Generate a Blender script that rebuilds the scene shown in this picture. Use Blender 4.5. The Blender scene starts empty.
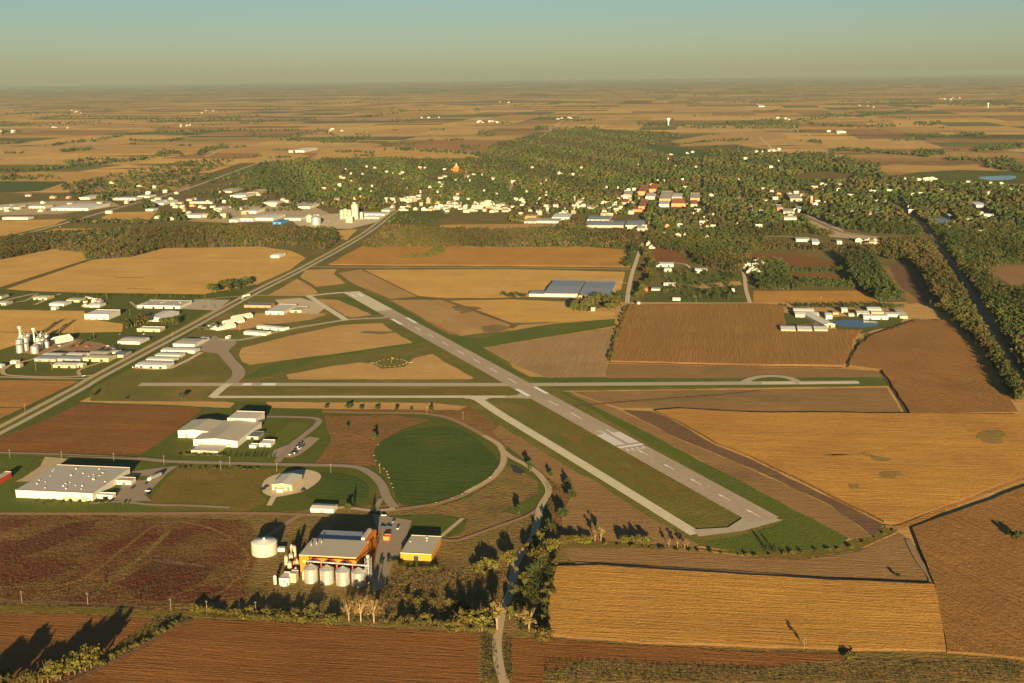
import bpy, math, random
import numpy as np
from mathutils import Vector, Matrix
random.seed(7); NR = np.random.RandomState(11)
R = math.radians
sc = bpy.context.scene
col = sc.collection

# ------------------------------------------------------------------ camera
H = 380.0; F = 1200.0; W_, H_ = 1024, 683
PITCH = math.atan((341.5 - 75.5) / F); ROLL = R(0.66)
def basis():
    Fw = Vector((0, math.cos(PITCH), -math.sin(PITCH)))
    R0 = Vector((1, 0, 0)); U0 = Vector((0, math.sin(PITCH), math.cos(PITCH)))
    Rt = R0 * math.cos(ROLL) - U0 * math.sin(ROLL)
    Up = R0 * math.sin(ROLL) + U0 * math.cos(ROLL)
    return Fw, Rt, Up
Fw, Rt, Up = basis()
cam_d = bpy.data.cameras.new('camera'); cam = bpy.data.objects.new('camera', cam_d); col.objects.link(cam)
cam_d.sensor_width = 36; cam_d.lens = 36 * F / W_; cam_d.clip_start = 1; cam_d.clip_end = 200000
M = Matrix.Identity(4)
for i in range(3):
    M[i][0] = Rt[i]; M[i][1] = Up[i]; M[i][2] = -Fw[i]
M[2][3] = H
cam.matrix_world = M
sc.camera = cam
def G(px, py, z=0.0):
    """ground point under a photo pixel, on the plane at height z"""
    d = Fw + Rt * ((px - 512) / F) + Up * (-(py - 341.5) / F)
    if d.z > -0.004: d.z = -0.004
    t = (z - H) / d.z
    return Vector((d.x * t, d.y * t, z))
def Gn(px, py):
    dx = Fw.x + Rt.x * (px - 512) / F - Up.x * (py - 341.5) / F
    dy = Fw.y + Rt.y * (px - 512) / F - Up.y * (py - 341.5) / F
    dz = Fw.z + Rt.z * (px - 512) / F - Up.z * (py - 341.5) / F
    t = -H / np.minimum(dz, -0.004)
    return np.stack([dx * t, dy * t], 1)
GA = R(-8.9)                                   # the survey grid's turn against the view
EX = Vector((math.cos(GA), math.sin(GA), 0)); EY = Vector((-math.sin(GA), math.cos(GA), 0))

# ------------------------------------------------------------------ materials
MATS = {}
def newmat(name):
    m = bpy.data.materials.new(name); m.use_nodes = True
    nt = m.node_tree; b = nt.nodes['Principled BSDF']
    b.inputs['Specular IOR Level'].default_value = 0.15
    b.inputs['Roughness'].default_value = 0.9
    MATS[name] = m
    return m, nt, b
def N(nt, t, **k):
    n = nt.nodes.new(t)
    for a, v in k.items(): setattr(n, a, v)
    return n
def mixc(nt, f, a, b, mode='MIX'):
    n = nt.nodes.new('ShaderNodeMix'); n.data_type = 'RGBA'; n.blend_type = mode
    for sock, v in ((n.inputs[0], f), (n.inputs[6], a), (n.inputs[7], b)):
        if isinstance(v, (int, float)): sock.default_value = v
        elif isinstance(v, tuple): sock.default_value = (*v, 1)
        else: nt.links.new(v, sock)
    return n.outputs[2]
def math_(nt, op, a, b=None, c=None):
    n = nt.nodes.new('ShaderNodeMath'); n.operation = op
    for i, v in enumerate((a, b, c)):
        if v is None: continue
        if isinstance(v, (int, float)): n.inputs[i].default_value = v
        else: nt.links.new(v, n.inputs[i])
    return n.outputs[0]
def pos_map(nt, rot=0.0, sx=1.0, sy=1.0):
    g = N(nt, 'ShaderNodeNewGeometry')
    mp = N(nt, 'ShaderNodeMapping'); mp.inputs['Rotation'].default_value = (0, 0, -rot)
    m2 = N(nt, 'ShaderNodeMapping'); m2.inputs['Scale'].default_value = (sx, sy, 1)
    nt.links.new(g.outputs['Position'], mp.inputs['Vector']); nt.links.new(mp.outputs[0], m2.inputs['Vector'])
    return m2.outputs[0]
def noise(nt, vec, scale, detail=3, rough=0.55):
    n = N(nt, 'ShaderNodeTexNoise'); n.inputs['Scale'].default_value = scale
    n.inputs['Detail'].default_value = detail; n.inputs['Roughness'].default_value = rough
    nt.links.new(vec, n.inputs['Vector']); return n.outputs['Fac']
def sharpen(nt, fac, lo, hi):
    n = N(nt, 'ShaderNodeMapRange'); n.inputs[1].default_value = lo; n.inputs[2].default_value = hi
    nt.links.new(fac, n.inputs[0]); return n.outputs[0]
def field(name, a, b, dark=None, dark_amt=0.5, rot=GA, row=(60, 3.0), row_amt=0.5, bump=1.0, grain=2.2, patch=90, dark_lo=0.56):
    """cropland: two mixed colours, streaks along the rows, darker wet patches, stalk relief"""
    m, nt, bs = newmat(name)
    P = pos_map(nt)
    n1 = sharpen(nt, noise(nt, P, 1.0 / patch, 4), 0.35, 0.65)
    c = mixc(nt, n1, a, b)
    S = pos_map(nt, rot, 1.0 / row[0], 1.0 / row[1])
    st = sharpen(nt, noise(nt, S, 1.0, 3, 0.6), 0.36, 0.64)
    S2 = pos_map(nt, rot, 1.0 / (row[0] * 6), 1.0 / (row[1] * 6))
    st2 = sharpen(nt, noise(nt, S2, 1.0, 3, 0.6), 0.36, 0.64)
    c = mixc(nt, math_(nt, 'MULTIPLY', st, row_amt), c, tuple(x * 0.66 for x in a))
    c = mixc(nt, math_(nt, 'MULTIPLY', st2, row_amt * 0.6), c, tuple(x * 0.75 for x in b))
    if dark:
        d = sharpen(nt, noise(nt, P, 1.0 / (patch * 2.2), 5, 0.62), dark_lo, dark_lo + 0.12)
        c = mixc(nt, math_(nt, 'MULTIPLY', d, dark_amt), c, dark)
    g = noise(nt, P, 1.0 / grain, 2, 0.7)
    c = mixc(nt, math_(nt, 'MULTIPLY', sharpen(nt, g, 0.35, 0.7), 0.3), c, tuple(x * 0.5 for x in b))
    nt.links.new(c, bs.inputs['Base Color'])
    if bump:
        lx = row[0] >= row[1]; wild = name.startswith(('scrub', 'marsh', 'grass', 'lawn', 'olive')); stp = 1.6 if wild else 14
        RB = pos_map(nt, rot, 1.0 / (grain * (stp if lx else .8)), 1.0 / (grain * (.8 if lx else stp)))
        g2 = math_(nt, 'ADD', math_(nt, 'MULTIPLY', noise(nt, P, 1.0 / grain, 4, 0.7), 0.35), math_(nt, 'MULTIPLY', noise(nt, RB, 1.0, 3, 0.65), 0.6))
        bp = N(nt, 'ShaderNodeBump'); bp.inputs['Strength'].default_value = 1.0; bp.inputs['Distance'].default_value = bump * 3.6
        nt.links.new(g2, bp.inputs['Height']); nt.links.new(bp.outputs[0], bs.inputs['Normal'])
    return m
def plain(name, c, rough=0.8, metal=0.0, var=0.15, vs=3.0, spec=0.2, bump=0.0):
    m, nt, bs = newmat(name)
    P = pos_map(nt)
    n = sharpen(nt, noise(nt, P, 1.0 / vs, 5, 0.65), 0.3, 0.7)
    nt.links.new(mixc(nt, math_(nt, 'MULTIPLY', n, var * 2), c, tuple(x * 0.6 for x in c)), bs.inputs['Base Color'])
    bs.inputs['Roughness'].default_value = rough; bs.inputs['Metallic'].default_value = metal
    bs.inputs['Specular IOR Level'].default_value = spec
    return m
def siding(name, c, rough=0.6, metal=0.0, pitch=0.9, var=0.12):
    """ribbed metal sheet with weather streaks"""
    m, nt, bs = newmat(name)
    tc = N(nt, 'ShaderNodeTexCoord')
    w = N(nt, 'ShaderNodeTexWave'); w.inputs['Scale'].default_value = 1.0 / pitch; w.bands_direction = 'X'
    nt.links.new(tc.outputs['Object'], w.inputs['Vector'])
    P = pos_map(nt, 0, 1, 1)
    n = sharpen(nt, noise(nt, P, 0.22, 5, 0.7), 0.35, 0.7)
    nt.links.new(mixc(nt, math_(nt, 'MULTIPLY', n, var * 2), c, tuple(x * 0.68 for x in c)), bs.inputs['Base Color'])
    bp = N(nt, 'ShaderNodeBump'); bp.inputs['Strength'].default_value = 0.35; bp.inputs['Distance'].default_value = 0.1
    nt.links.new(w.outputs['Fac'], bp.inputs['Height']); nt.links.new(bp.outputs[0], bs.inputs['Normal'])
    bs.inputs['Roughness'].default_value = rough; bs.inputs['Metallic'].default_value = metal
    return m
def corrugated(name, c):
    m, nt, bs = newmat(name)
    g = N(nt, 'ShaderNodeNewGeometry'); sp = N(nt, 'ShaderNodeSeparateXYZ'); nt.links.new(g.outputs['Position'], sp.inputs[0])
    ring = math_(nt, 'SINE', math_(nt, 'MULTIPLY', sp.outputs[2], 5.5)); n = sharpen(nt, noise(nt, g.outputs['Position'], 0.5, 5, 0.7), 0.35, 0.7)
    cc = mixc(nt, math_(nt, 'MULTIPLY', n, 0.5), c, tuple(x * 0.6 for x in c)); nt.links.new(mixc(nt, math_(nt, 'MULTIPLY', math_(nt, 'GREATER_THAN', ring, 0.9), 0.4), cc, tuple(x * 0.4 for x in c)), bs.inputs['Base Color'])
    bs.inputs['Roughness'].default_value = 0.36; bs.inputs['Metallic'].default_value = 0.74
def leafmat(name, c, c2):
    """foliage: colour shifts from tree to tree and leaf clump to leaf clump"""
    m, nt, bs = newmat(name)
    oi = N(nt, 'ShaderNodeObjectInfo')
    P = pos_map(nt)
    n = sharpen(nt, noise(nt, P, 0.45, 3, 0.6), 0.35, 0.65)
    a = mixc(nt, n, c, c2)
    hsv = N(nt, 'ShaderNodeHueSaturation')
    nt.links.new(a, hsv.inputs['Color'])
    nt.links.new(math_(nt, 'MULTIPLY_ADD', oi.outputs['Random'], 0.03, 0.487), hsv.inputs['Hue'])
    nt.links.new(math_(nt, 'MULTIPLY_ADD', oi.outputs['Random'], 0.45, 0.78), hsv.inputs['Value'])
    nt.links.new(hsv.outputs[0], bs.inputs['Base Color'])
    bs.inputs['Roughness'].default_value = 0.8
    return m
def attrmat(name, rough=0.9):
    m, nt, bs = newmat(name)
    a = N(nt, 'ShaderNodeAttribute'); a.attribute_name = 'tint'
    P = pos_map(nt)
    n = sharpen(nt, noise(nt, P, 0.35, 3, 0.7), 0.3, 0.7)
    nt.links.new(mixc(nt, math_(nt, 'MULTIPLY', n, 0.45), a.outputs['Color'], (0.025, 0.028, 0.009)), bs.inputs['Base Color'])
    bs.inputs['Roughness'].default_value = rough
    return m

# cropland and grass
GOLD = (0.74, 0.45, 0.12); TAN = (0.62, 0.38, 0.135); BRN = (0.30, 0.145, 0.055); RED = (0.20, 0.05, 0.025)
field('corn_gold', (0.64, 0.335, 0.068), (0.48, 0.24, 0.05), (0.34, 0.19, 0.05), 0.3, row=(140, 2.8), row_amt=0.65, bump=1.1, grain=2.4)
field('corn_amber', (0.46, 0.235, 0.06), (0.38, 0.19, 0.05), (0.24, 0.15, 0.045), 0.4, row=(60, 4), row_amt=0.4, bump=1.2, grain=3.0)
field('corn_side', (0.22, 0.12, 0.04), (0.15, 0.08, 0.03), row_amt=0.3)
field('corn_brown', (0.46, 0.24, 0.06), (0.40, 0.20, 0.052), (0.26, 0.14, 0.05), 0.3, row=(4, 70), row_amt=0.4, bump=1.2, grain=3.0)
field('corn_right', (0.44, 0.215, 0.055), (0.34, 0.165, 0.045), (0.24, 0.13, 0.04), 0.4, rot=R(20), row=(5, 90), row_amt=0.4, bump=1.2, grain=3.2)
field('stubble_tan', TAN, (0.54, 0.32, 0.105), (0.38, 0.21, 0.075), 0.45, row=(110, 5), row_amt=0.45, bump=0.8)
field('stubble_gold', GOLD, (0.62, 0.36, 0.095), (0.46, 0.26, 0.08), 0.4, row=(130, 6), row_amt=0.45, bump=0.8)
field('stubble_diag', TAN, (0.50, 0.29, 0.10), (0.46, 0.25, 0.085), 0.4, rot=R(-65), row=(140, 7), row_amt=0.4, bump=0.8)
field('stubble_rows', (0.56, 0.35, 0.14), (0.48, 0.29, 0.12), (0.28, 0.19, 0.08), 0.4, rot=GA, row=(4.5, 160), row_amt=0.55, bump=0.8)
field('soil_brown', (0.31, 0.135, 0.034), (0.23, 0.095, 0.025), (0.15, 0.06, 0.02), 0.4, row=(160, 2.6), row_amt=0.75, bump=0.9)
field('soil_dull', (0.36, 0.21, 0.08), (0.29, 0.165, 0.062), (0.12, 0.075, 0.04), 0.5, row=(120, 4), row_amt=0.45, bump=0.7)
field('soil_dark', (0.17, 0.095, 0.05), (0.21, 0.12, 0.06), row=(5, 5), row_amt=0.4, bump=0.9, patch=40)
field('grass', (0.15, 0.145, 0.022), (0.20, 0.17, 0.032), (0.32, 0.20, 0.062), 0.6, rot=R(-62), row=(90, 9), row_amt=0.08, bump=0.45, patch=50, dark_lo=0.52)
field('grass_green', (0.10, 0.14, 0.015), (0.135, 0.155, 0.02), (0.22, 0.17, 0.035), 0.5, rot=R(-62), row=(90, 9), row_amt=0.1, bump=0.4, patch=60)
field('lawn', (0.125, 0.135, 0.018), (0.095, 0.115, 0.014), (0.24, 0.16, 0.04), 0.5, rot=GA, row=(50, 5), row_amt=0.2, bump=0.4, patch=40)
field('lawn_yellow', (0.22, 0.155, 0.026), (0.17, 0.13, 0.022), (0.32, 0.19, 0.055), 0.5, rot=GA, row=(40, 6), row_amt=0.4, bump=0.5, patch=40)
field('alfalfa', (0.058, 0.096, 0.011), (0.072, 0.108, 0.014), (0.12, 0.12, 0.02), 0.6, row=(60, 4), row_amt=0.06, bump=0.35, grain=3, patch=60)
field('verdant', (0.07, 0.115, 0.022), (0.09, 0.13, 0.025), row_amt=0.2, bump=0.35)
field('scrub', (0.30, 0.18, 0.055), (0.19, 0.145, 0.04), (0.09, 0.045, 0.02), 0.6, row=(25, 5), row_amt=0.55, bump=1.3, grain=3.5, patch=22)
field('scrub_red', (0.30, 0.14, 0.045), (0.21, 0.12, 0.035), (0.10, 0.10, 0.03), 0.45, row=(25, 6), row_amt=0.5, bump=1.2, grain=3.5, patch=30)
field('marsh', (0.27, 0.14, 0.04), (0.16, 0.085, 0.026), (0.13, 0.022, 0.013), 0.8, rot=R(50), row=(30, 12), row_amt=0.5, bump=1.4, grain=4, patch=28, dark_lo=0.47)
field('marsh_red', (0.13, 0.028, 0.015), (0.15, 0.055, 0.02), (0.12, 0.075, 0.025), 0.6, rot=R(50), row=(14, 8), row_amt=0.5, bump=1.4, grain=4, patch=18, dark_lo=0.5)
field('olive_ground', (0.22, 0.165, 0.042), (0.15, 0.13, 0.03), (0.34, 0.21, 0.07), 0.5, row=(90, 9), row_amt=0.4, bump=1.0, patch=90)
# paving
plain('concrete', (0.50, 0.43, 0.28), var=0.14, vs=6)
plain('concrete_light', (0.72, 0.64, 0.42), var=0.2, vs=9)
field('runway_asphalt', (0.56, 0.44, 0.30), (0.47, 0.37, 0.25), (0.37, 0.29, 0.195), 0.45, rot=R(-67), row=(140, 2.2), row_amt=0.35, bump=0, grain=6, patch=70)
plain('apron_asphalt', (0.38, 0.29, 0.185), var=0.14, vs=8)
plain('asphalt', (0.34, 0.265, 0.175), var=0.16, vs=6)
plain('gravel', (0.54, 0.41, 0.235), var=0.2, vs=4)
plain('gravel_pale', (0.64, 0.51, 0.31), var=0.14, vs=4)
plain('dirt_track', (0.36, 0.22, 0.11), var=0.2, vs=4)
plain('paint_white', (0.86, 0.85, 0.80), var=0.08, vs=3)
plain('rail_ballast', (0.28, 0.18, 0.13), var=0.2, vs=5)
# buildings
siding('white_metal', (0.58, 0.55, 0.44)); siding('cream_metal', (0.46, 0.38, 0.20)); siding('grey_roof', (0.50, 0.45, 0.36), 0.5)
siding('pale_roof', (0.62, 0.57, 0.46), 0.5); siding('dark_roof', (0.16, 0.16, 0.17), 0.5); siding('blue_roof', (0.26, 0.29, 0.32), 0.45)
siding('tan_roof', (0.50, 0.44, 0.32), 0.55); siding('orange_wall', (0.56, 0.17, 0.014)); siding('red_wall', (0.42, 0.05, 0.03)); siding('white_roof', (0.72, 0.68, 0.58), 0.5)
siding('amber_wall', (0.50, 0.22, 0.02)); siding('maroon_panel', (0.11, 0.018, 0.012))
corrugated('galvanised', (0.74, 0.70, 0.60))
siding('blue_wall', (0.06, 0.22, 0.52))
plain('brick', (0.42, 0.15, 0.07), vs=2); plain('brick_orange', (0.55, 0.24, 0.10), vs=2); plain('house_white', (0.38, 0.345, 0.26), vs=3, var=0.1)
plain('house_cream', (0.68, 0.60, 0.42), vs=3); plain('house_tan', (0.45, 0.33, 0.2), vs=3)
plain('shingle', (0.17, 0.14, 0.12), vs=2); plain('shingle_brown', (0.24, 0.15, 0.09), vs=2)
plain('concrete_silo', (0.44, 0.39, 0.29), vs=6); plain('dark_steel', (0.10, 0.10, 0.10), 0.5, 0.3); plain('steel', (0.35, 0.34, 0.32), 0.5, 0.5)
plain('rubber', (0.03, 0.03, 0.03)); plain('wood_pole', (0.3, 0.24, 0.16)); plain('dark_glass', (0.03, 0.04, 0.05), 0.15, 0, spec=0.5)
plain('car_black', (0.03, 0.03, 0.035), 0.3, spec=0.5); plain('car_white', (0.8, 0.8, 0.78), 0.3, spec=0.5); plain('car_blue', (0.05, 0.09, 0.18), 0.3, spec=0.5)
plain('car_red', (0.6, 0.07, 0.03), 0.3, spec=0.5); plain('car_silver', (0.45, 0.45, 0.45), 0.3, 0.4, spec=0.5); plain('boulder_stone', (0.26, 0.20, 0.13), vs=1)
plain('bark', (0.16, 0.115, 0.07), vs=1); plain('bark_pale', (0.28, 0.20, 0.10), vs=1)
plain('orange_paint', (0.8, 0.2, 0.04)); plain('straw', (0.6, 0.42, 0.15), vs=1)
field('damp_gold', (0.36, 0.22, 0.055), (0.26, 0.18, 0.05), row=(40, 4), row_amt=0.5, bump=1.0, patch=20)
field('damp_tan', (0.30, 0.19, 0.075), (0.22, 0.155, 0.06), row=(60, 5), row_amt=0.4, bump=0.8, patch=25)
m, nt, bs = newmat('pond_water'); bs.inputs['Base Color'].default_value = (0.03, 0.05, 0.07, 1); bs.inputs['Roughness'].default_value = 0.12; bs.inputs['Specular IOR Level'].default_value = 0.5
m, nt, bs = newmat('murky_water'); bs.inputs['Base Color'].default_value = (0.05, 0.04, 0.03, 1); bs.inputs['Roughness'].default_value = 0.5
leafmat('leaf_green', (0.05, 0.058, 0.011), (0.075, 0.075, 0.015)); leafmat('leaf_dark', (0.025, 0.035, 0.009), (0.038, 0.048, 0.012))
leafmat('leaf_yellow', (0.072, 0.062, 0.010), (0.10, 0.078, 0.014)); leafmat('leaf_olive', (0.08, 0.066, 0.014), (0.055, 0.052, 0.011))
leafmat('leaf_rust', (0.13, 0.08, 0.024), (0.10, 0.072, 0.02)); leafmat('leaf_straw', (0.17, 0.115, 0.035), (0.13, 0.09, 0.027))
attrmat('woodland_leaf'); attrmat('scrub_leaf')
# far patchwork: rectangular fields on the survey grid, wooded draws, all in the ground sheet
def patchwork():
    m, nt, bs = newmat('patchwork')
    P = pos_map(nt, GA)
    wob = N(nt, 'ShaderNodeTexNoise'); wob.inputs['Scale'].default_value = 1 / 700; wob.inputs['Detail'].default_value = 3
    nt.links.new(P, wob.inputs['Vector'])
    def cells(sx, sy, seed):
        add = N(nt, 'ShaderNodeVectorMath', operation='ADD'); add.inputs[1].default_value = (seed * 131.7, seed * 77.1, 0)
        nt.links.new(P, add.inputs[0])
        wv = N(nt, 'ShaderNodeVectorMath', operation='MULTIPLY_ADD')
        nt.links.new(wob.outputs['Color'], wv.inputs[0]); wv.inputs[1].default_value = (60, 60, 0); nt.links.new(add.outputs[0], wv.inputs[2])
        sn = N(nt, 'ShaderNodeVectorMath', operation='SNAP'); sn.inputs[1].default_value = (sx, sy, 1e9)
        nt.links.new(wv.outputs[0], sn.inputs[0])
        wn = N(nt, 'ShaderNodeTexWhiteNoise', noise_dimensions='2D'); nt.links.new(sn.outputs[0], wn.inputs['Vector'])
        return wn.outputs['Value']
    a = cells(820, 410, 1); b = cells(400, 820, 2); s = cells(1640, 1640, 3)
    pick = math_(nt, 'GREATER_THAN', s, 0.42)
    v = math_(nt, 'ADD', math_(nt, 'MULTIPLY', a, pick), math_(nt, 'MULTIPLY', b, math_(nt, 'SUBTRACT', 1.0, pick)))
    cr = N(nt, 'ShaderNodeValToRGB'); cr.color_ramp.interpolation = 'CONSTANT'
    pal = [(0.0, GOLD), (0.16, (0.56, 0.33, 0.10)), (0.3, (0.62, 0.38, 0.13)), (0.44, (0.38, 0.20, 0.075)), (0.56, (0.66, 0.41, 0.14)), (0.68, (0.40, 0.21, 0.08)),
           (0.76, (0.60, 0.35, 0.11)), (0.85, (0.16, 0.17, 0.05)), (0.90, (0.46, 0.29, 0.10)), (0.96, (0.12, 0.15, 0.04))]
    e = cr.color_ramp.elements
    e[0].color = (*pal[0][1], 1)
    for p_, c_ in pal[1:]:
        k = e.new(p_); k.color = (*c_, 1)
    nt.links.new(v, cr.inputs[0])
    P2 = pos_map(nt)
    n1 = sharpen(nt, noise(nt, P2, 1 / 130, 5, 0.65), 0.35, 0.7)
    c = mixc(nt, math_(nt, 'MULTIPLY', n1, 0.35), cr.outputs[0], (0.22, 0.13, 0.05))
    S = pos_map(nt, GA, 1 / 1500, 1 / 380)
    w = sharpen(nt, noise(nt, S, 1.0, 8, 0.68), 0.575, 0.62)
    c = mixc(nt, math_(nt, 'MULTIPLY', w, 0.8), c, (0.06, 0.075, 0.025))
    S = pos_map(nt, GA, 1 / 5200, 1 / 2600)
    w2 = sharpen(nt, noise(nt, S, 1.0, 9, 0.7), 0.53, 0.60)
    c = mixc(nt, math_(nt, 'MULTIPLY', w2, 0.55), c, (0.07, 0.085, 0.03))
    # beyond the nearer farms the land is more wooded
    g = N(nt, 'ShaderNodeNewGeometry'); sp = N(nt, 'ShaderNodeSeparateXYZ'); nt.links.new(g.outputs['Position'], sp.inputs[0])
    far = N(nt, 'ShaderNodeMapRange'); far.inputs[1].default_value = 15000; far.inputs[2].default_value = 42000; nt.links.new(sp.outputs[1], far.inputs[0])
    S = pos_map(nt, GA, 1 / 1800, 1 / 1100)
    w3 = sharpen(nt, noise(nt, S, 1.0, 8, 0.7), 0.40, 0.55)
    c = mixc(nt, math_(nt, 'MULTIPLY', math_(nt, 'MULTIPLY', w3, far.outputs[0]), 0.8), c, (0.06, 0.08, 0.03))
    nt.links.new(c, bs.inputs['Base Color'])
    g2 = noise(nt, P2, 1 / 3.0, 3, 0.7)
    bp = N(nt, 'ShaderNodeBump'); bp.inputs['Strength'].default_value = 1.0; bp.inputs['Distance'].default_value = 4.0
    nt.links.new(g2, bp.inputs['Height']); nt.links.new(bp.outputs[0], bs.inputs['Normal'])
    return m
patchwork()

# ------------------------------------------------------------------ object helpers
def tag(o, label=None, cat=None, group=None, kind=None):
    if label: o['label'] = label
    if cat: o['category'] = cat
    if group: o['group'] = group
    if kind: o['kind'] = kind
    return o
def mesh_obj(name, verts, faces, mats, parent=None, fm=None, smooth=False, loc=None):
    me = bpy.data.meshes.new(name); me.from_pydata([tuple(v) for v in verts], [], faces)
    for mm in (mats if isinstance(mats, (list, tuple)) else [mats]): me.materials.append(MATS[mm])
    if fm is not None: me.polygons.foreach_set('material_index', fm)
    if smooth: me.polygons.foreach_set('use_smooth', [True] * len(me.polygons))
    me.update()
    o = bpy.data.objects.new(name, me); col.objects.link(o)
    if parent: o.parent = parent
    if loc is not None: o.location = loc
    return o
def empty(name, loc, rz=0.0):
    o = bpy.data.objects.new(name, None); col.objects.link(o); o.location = loc; o.rotation_euler = (0, 0, rz); o.empty_display_size = 2
    return o
class MB:
    def __init__(s): s.v = []; s.f = []; s.m = []
    def add(s, vs, fs, m=0):
        k = len(s.v); s.v += [tuple(p) for p in vs]; s.f += [[i + k for i in f] for f in fs]; s.m += [m] * len(fs); return s
    def box(s, x0, y0, z0, x1, y1, z1, m=0):
        v = [(x0, y0, z0), (x1, y0, z0), (x1, y1, z0), (x0, y1, z0), (x0, y0, z1), (x1, y0, z1), (x1, y1, z1), (x0, y1, z1)]
        return s.add(v, [(0, 3, 2, 1), (4, 5, 6, 7), (0, 1, 5, 4), (1, 2, 6, 5), (2, 3, 7, 6), (3, 0, 4, 7)], m)
    def lathe(s, prof, cx=0, cy=0, n=20, m=0):
        vs = []; fs = []
        for r, z in prof:
            for i in range(n):
                a = 2 * math.pi * i / n; vs.append((cx + r * math.cos(a), cy + r * math.sin(a), z))
        for j in range(len(prof) - 1):
            for i in range(n):
                i2 = (i + 1) % n; fs.append((j * n + i, j * n + i2, (j + 1) * n + i2, (j + 1) * n + i))
        fs.append(tuple(range((len(prof) - 1) * n, len(prof) * n)))
        return s.add(vs, fs, m)
    def tube(s, a, b, r0, r1, n=6, m=0):
        a = Vector(a); b = Vector(b); d = (b - a).normalized(); u = d.orthogonal().normalized(); w = d.cross(u)
        vs = []
        for c, r in ((a, r0), (b, r1)):
            for i in range(n):
                t = 2 * math.pi * i / n; vs.append(c + u * (r * math.cos(t)) + w * (r * math.sin(t)))
        fs = [(i, (i + 1) % n, n + (i + 1) % n, n + i) for i in range(n)] + [tuple(range(n, 2 * n))]
        return s.add(vs, fs, m)
    def obj(s, name, mats, parent=None, smooth=False, loc=None):
        return mesh_obj(name, s.v, s.f, mats, parent, s.m, smooth, loc)

# ------------------------------------------------------------------ ground sheets
LV = [0]
def ZL(level): return level * 0.15 + LV[0] * 0.0008
def jitter(pts, amp, step):
    out = []; n = len(pts)
    for i in range(n):
        a, b = pts[i], pts[(i + 1) % n]; L = (b - a).length; k = max(1, min(60, int(L / step)))
        nrm = Vector((-(b - a).y, (b - a).x, 0)); nrm = nrm.normalized() if nrm.length else nrm
        for j in range(k):
            p = a.lerp(b, j / k)
            if j: p = p + nrm * random.uniform(-amp, amp)
            out.append(p)
    return out
def land(name, px, mat, level=1, h=0.0, rough=1.2, step=22, side='corn_side', smooth=False):
    LV[0] += 1
    z = ZL(level)
    pts = [G(x, y) for x, y in px]
    if smooth:
        n = len(pts); q = []
        for i in range(n):
            p0, p1, p2, p3 = pts[i - 1], pts[i], pts[(i + 1) % n], pts[(i + 2) % n]
            for t in (0, .25, .5, .75):
                q.append(0.5 * ((2 * p1) + (p2 - p0) * t + (2 * p0 - 5 * p1 + 4 * p2 - p3) * t * t + (3 * p1 - p0 - 3 * p2 + p3) * t ** 3))
        pts = q
    if rough: pts = jitter(pts, rough, step)
    area = sum(pts[i - 1].x * pts[i].y - pts[i].x * pts[i - 1].y for i in range(len(pts)))
    if area < 0: pts.reverse()
    n = len(pts)
    vs = [(p.x, p.y, z + h) for p in pts]; fs = [list(range(n))]; fm = [0]
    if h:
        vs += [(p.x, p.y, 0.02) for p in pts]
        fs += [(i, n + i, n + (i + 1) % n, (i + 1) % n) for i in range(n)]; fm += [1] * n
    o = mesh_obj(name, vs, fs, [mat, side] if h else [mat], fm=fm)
    return tag(o, kind='structure')
def spline(px, sub=6, z=0.0):
    p = [G(x, y) for x, y in px]; p = [p[0] * 2 - p[1]] + p + [p[-1] * 2 - p[-2]]; out = []
    for i in range(1, len(p) - 2):
        for k in range(sub):
            t = k / sub; a, b, c, d = p[i - 1], p[i], p[i + 1], p[i + 2]
            out.append(0.5 * ((2 * b) + (c - a) * t + (2 * a - 5 * b + 4 * c - d) * t * t + (3 * b - a - 3 * c + d) * t ** 3))
    out.append(p[-2]); return out
def ribbon(name, line, w, mat, level=4, closed=False):
    LV[0] += 1; z = ZL(level)
    vs = []; n = len(line)
    for i, p in enumerate(line):
        a = line[max(i - 1, 0)]; b = line[min(i + 1, n - 1)]; d = (b - a).normalized(); nr = Vector((-d.y, d.x, 0)) * (w / 2)
        vs += [(p.x + nr.x, p.y + nr.y, z), (p.x - nr.x, p.y - nr.y, z)]
    fs = [(2 * i, 2 * i + 1, 2 * i + 3, 2 * i + 2) for i in range(n - 1)]
    return tag(mesh_obj(name, vs, fs, mat), kind='structure')
def road(name, px, w, mat, level=4, sub=6):
    return ribbon(name, spline(px, sub), w, mat, level)

# the sheet to the horizon
xs = [-62000, -20000, -6000, 0, 6000, 20000, 62000]; ys = [-2500, 0, 1500, 4000, 9000, 20000, 45000, 95000]
vs = [(x, y, 0) for y in ys for x in xs]; nx = len(xs)
fs = [(j * nx + i, j * nx + i + 1, (j + 1) * nx + i + 1, (j + 1) * nx + i) for j in range(len(ys) - 1) for i in range(nx - 1)]
tag(mesh_obj('ground', vs, fs, 'patchwork'), kind='structure')

L = land
# broad bases under the traced fields
L('ground', [(-60, 690), (-60, 512), (250, 512), (420, 500), (560, 520), (900, 560), (1090, 560), (1090, 740), (-60, 740)], 'scrub', 0)
L('ground', [(-60, 514), (-60, 380), (0, 330), (0, 285), (340, 285), (520, 380), (620, 470), (560, 520), (420, 502), (250, 514)], 'lawn', 0.3, step=60)
L('ground', [(-40, 291), (-40, 195), (200, 190), (400, 205), (520, 205), (640, 235), (630, 300), (520, 330), (340, 290), (100, 305)], 'olive_ground', 0, step=90)
L('ground', [(190, 222), (190, 180), (240, 163), (380, 159), (480, 158), (490, 146), (540, 132), (600, 129), (670, 132), (750, 147), (857, 164), (890, 178), (1004, 186), (1060, 190),
             (1060, 420), (1018, 415), (985, 345), (950, 318), (915, 305), (760, 303), (626, 304), (640, 240), (520, 216), (390, 212)], 'olive_ground', 0, step=120)
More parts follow.
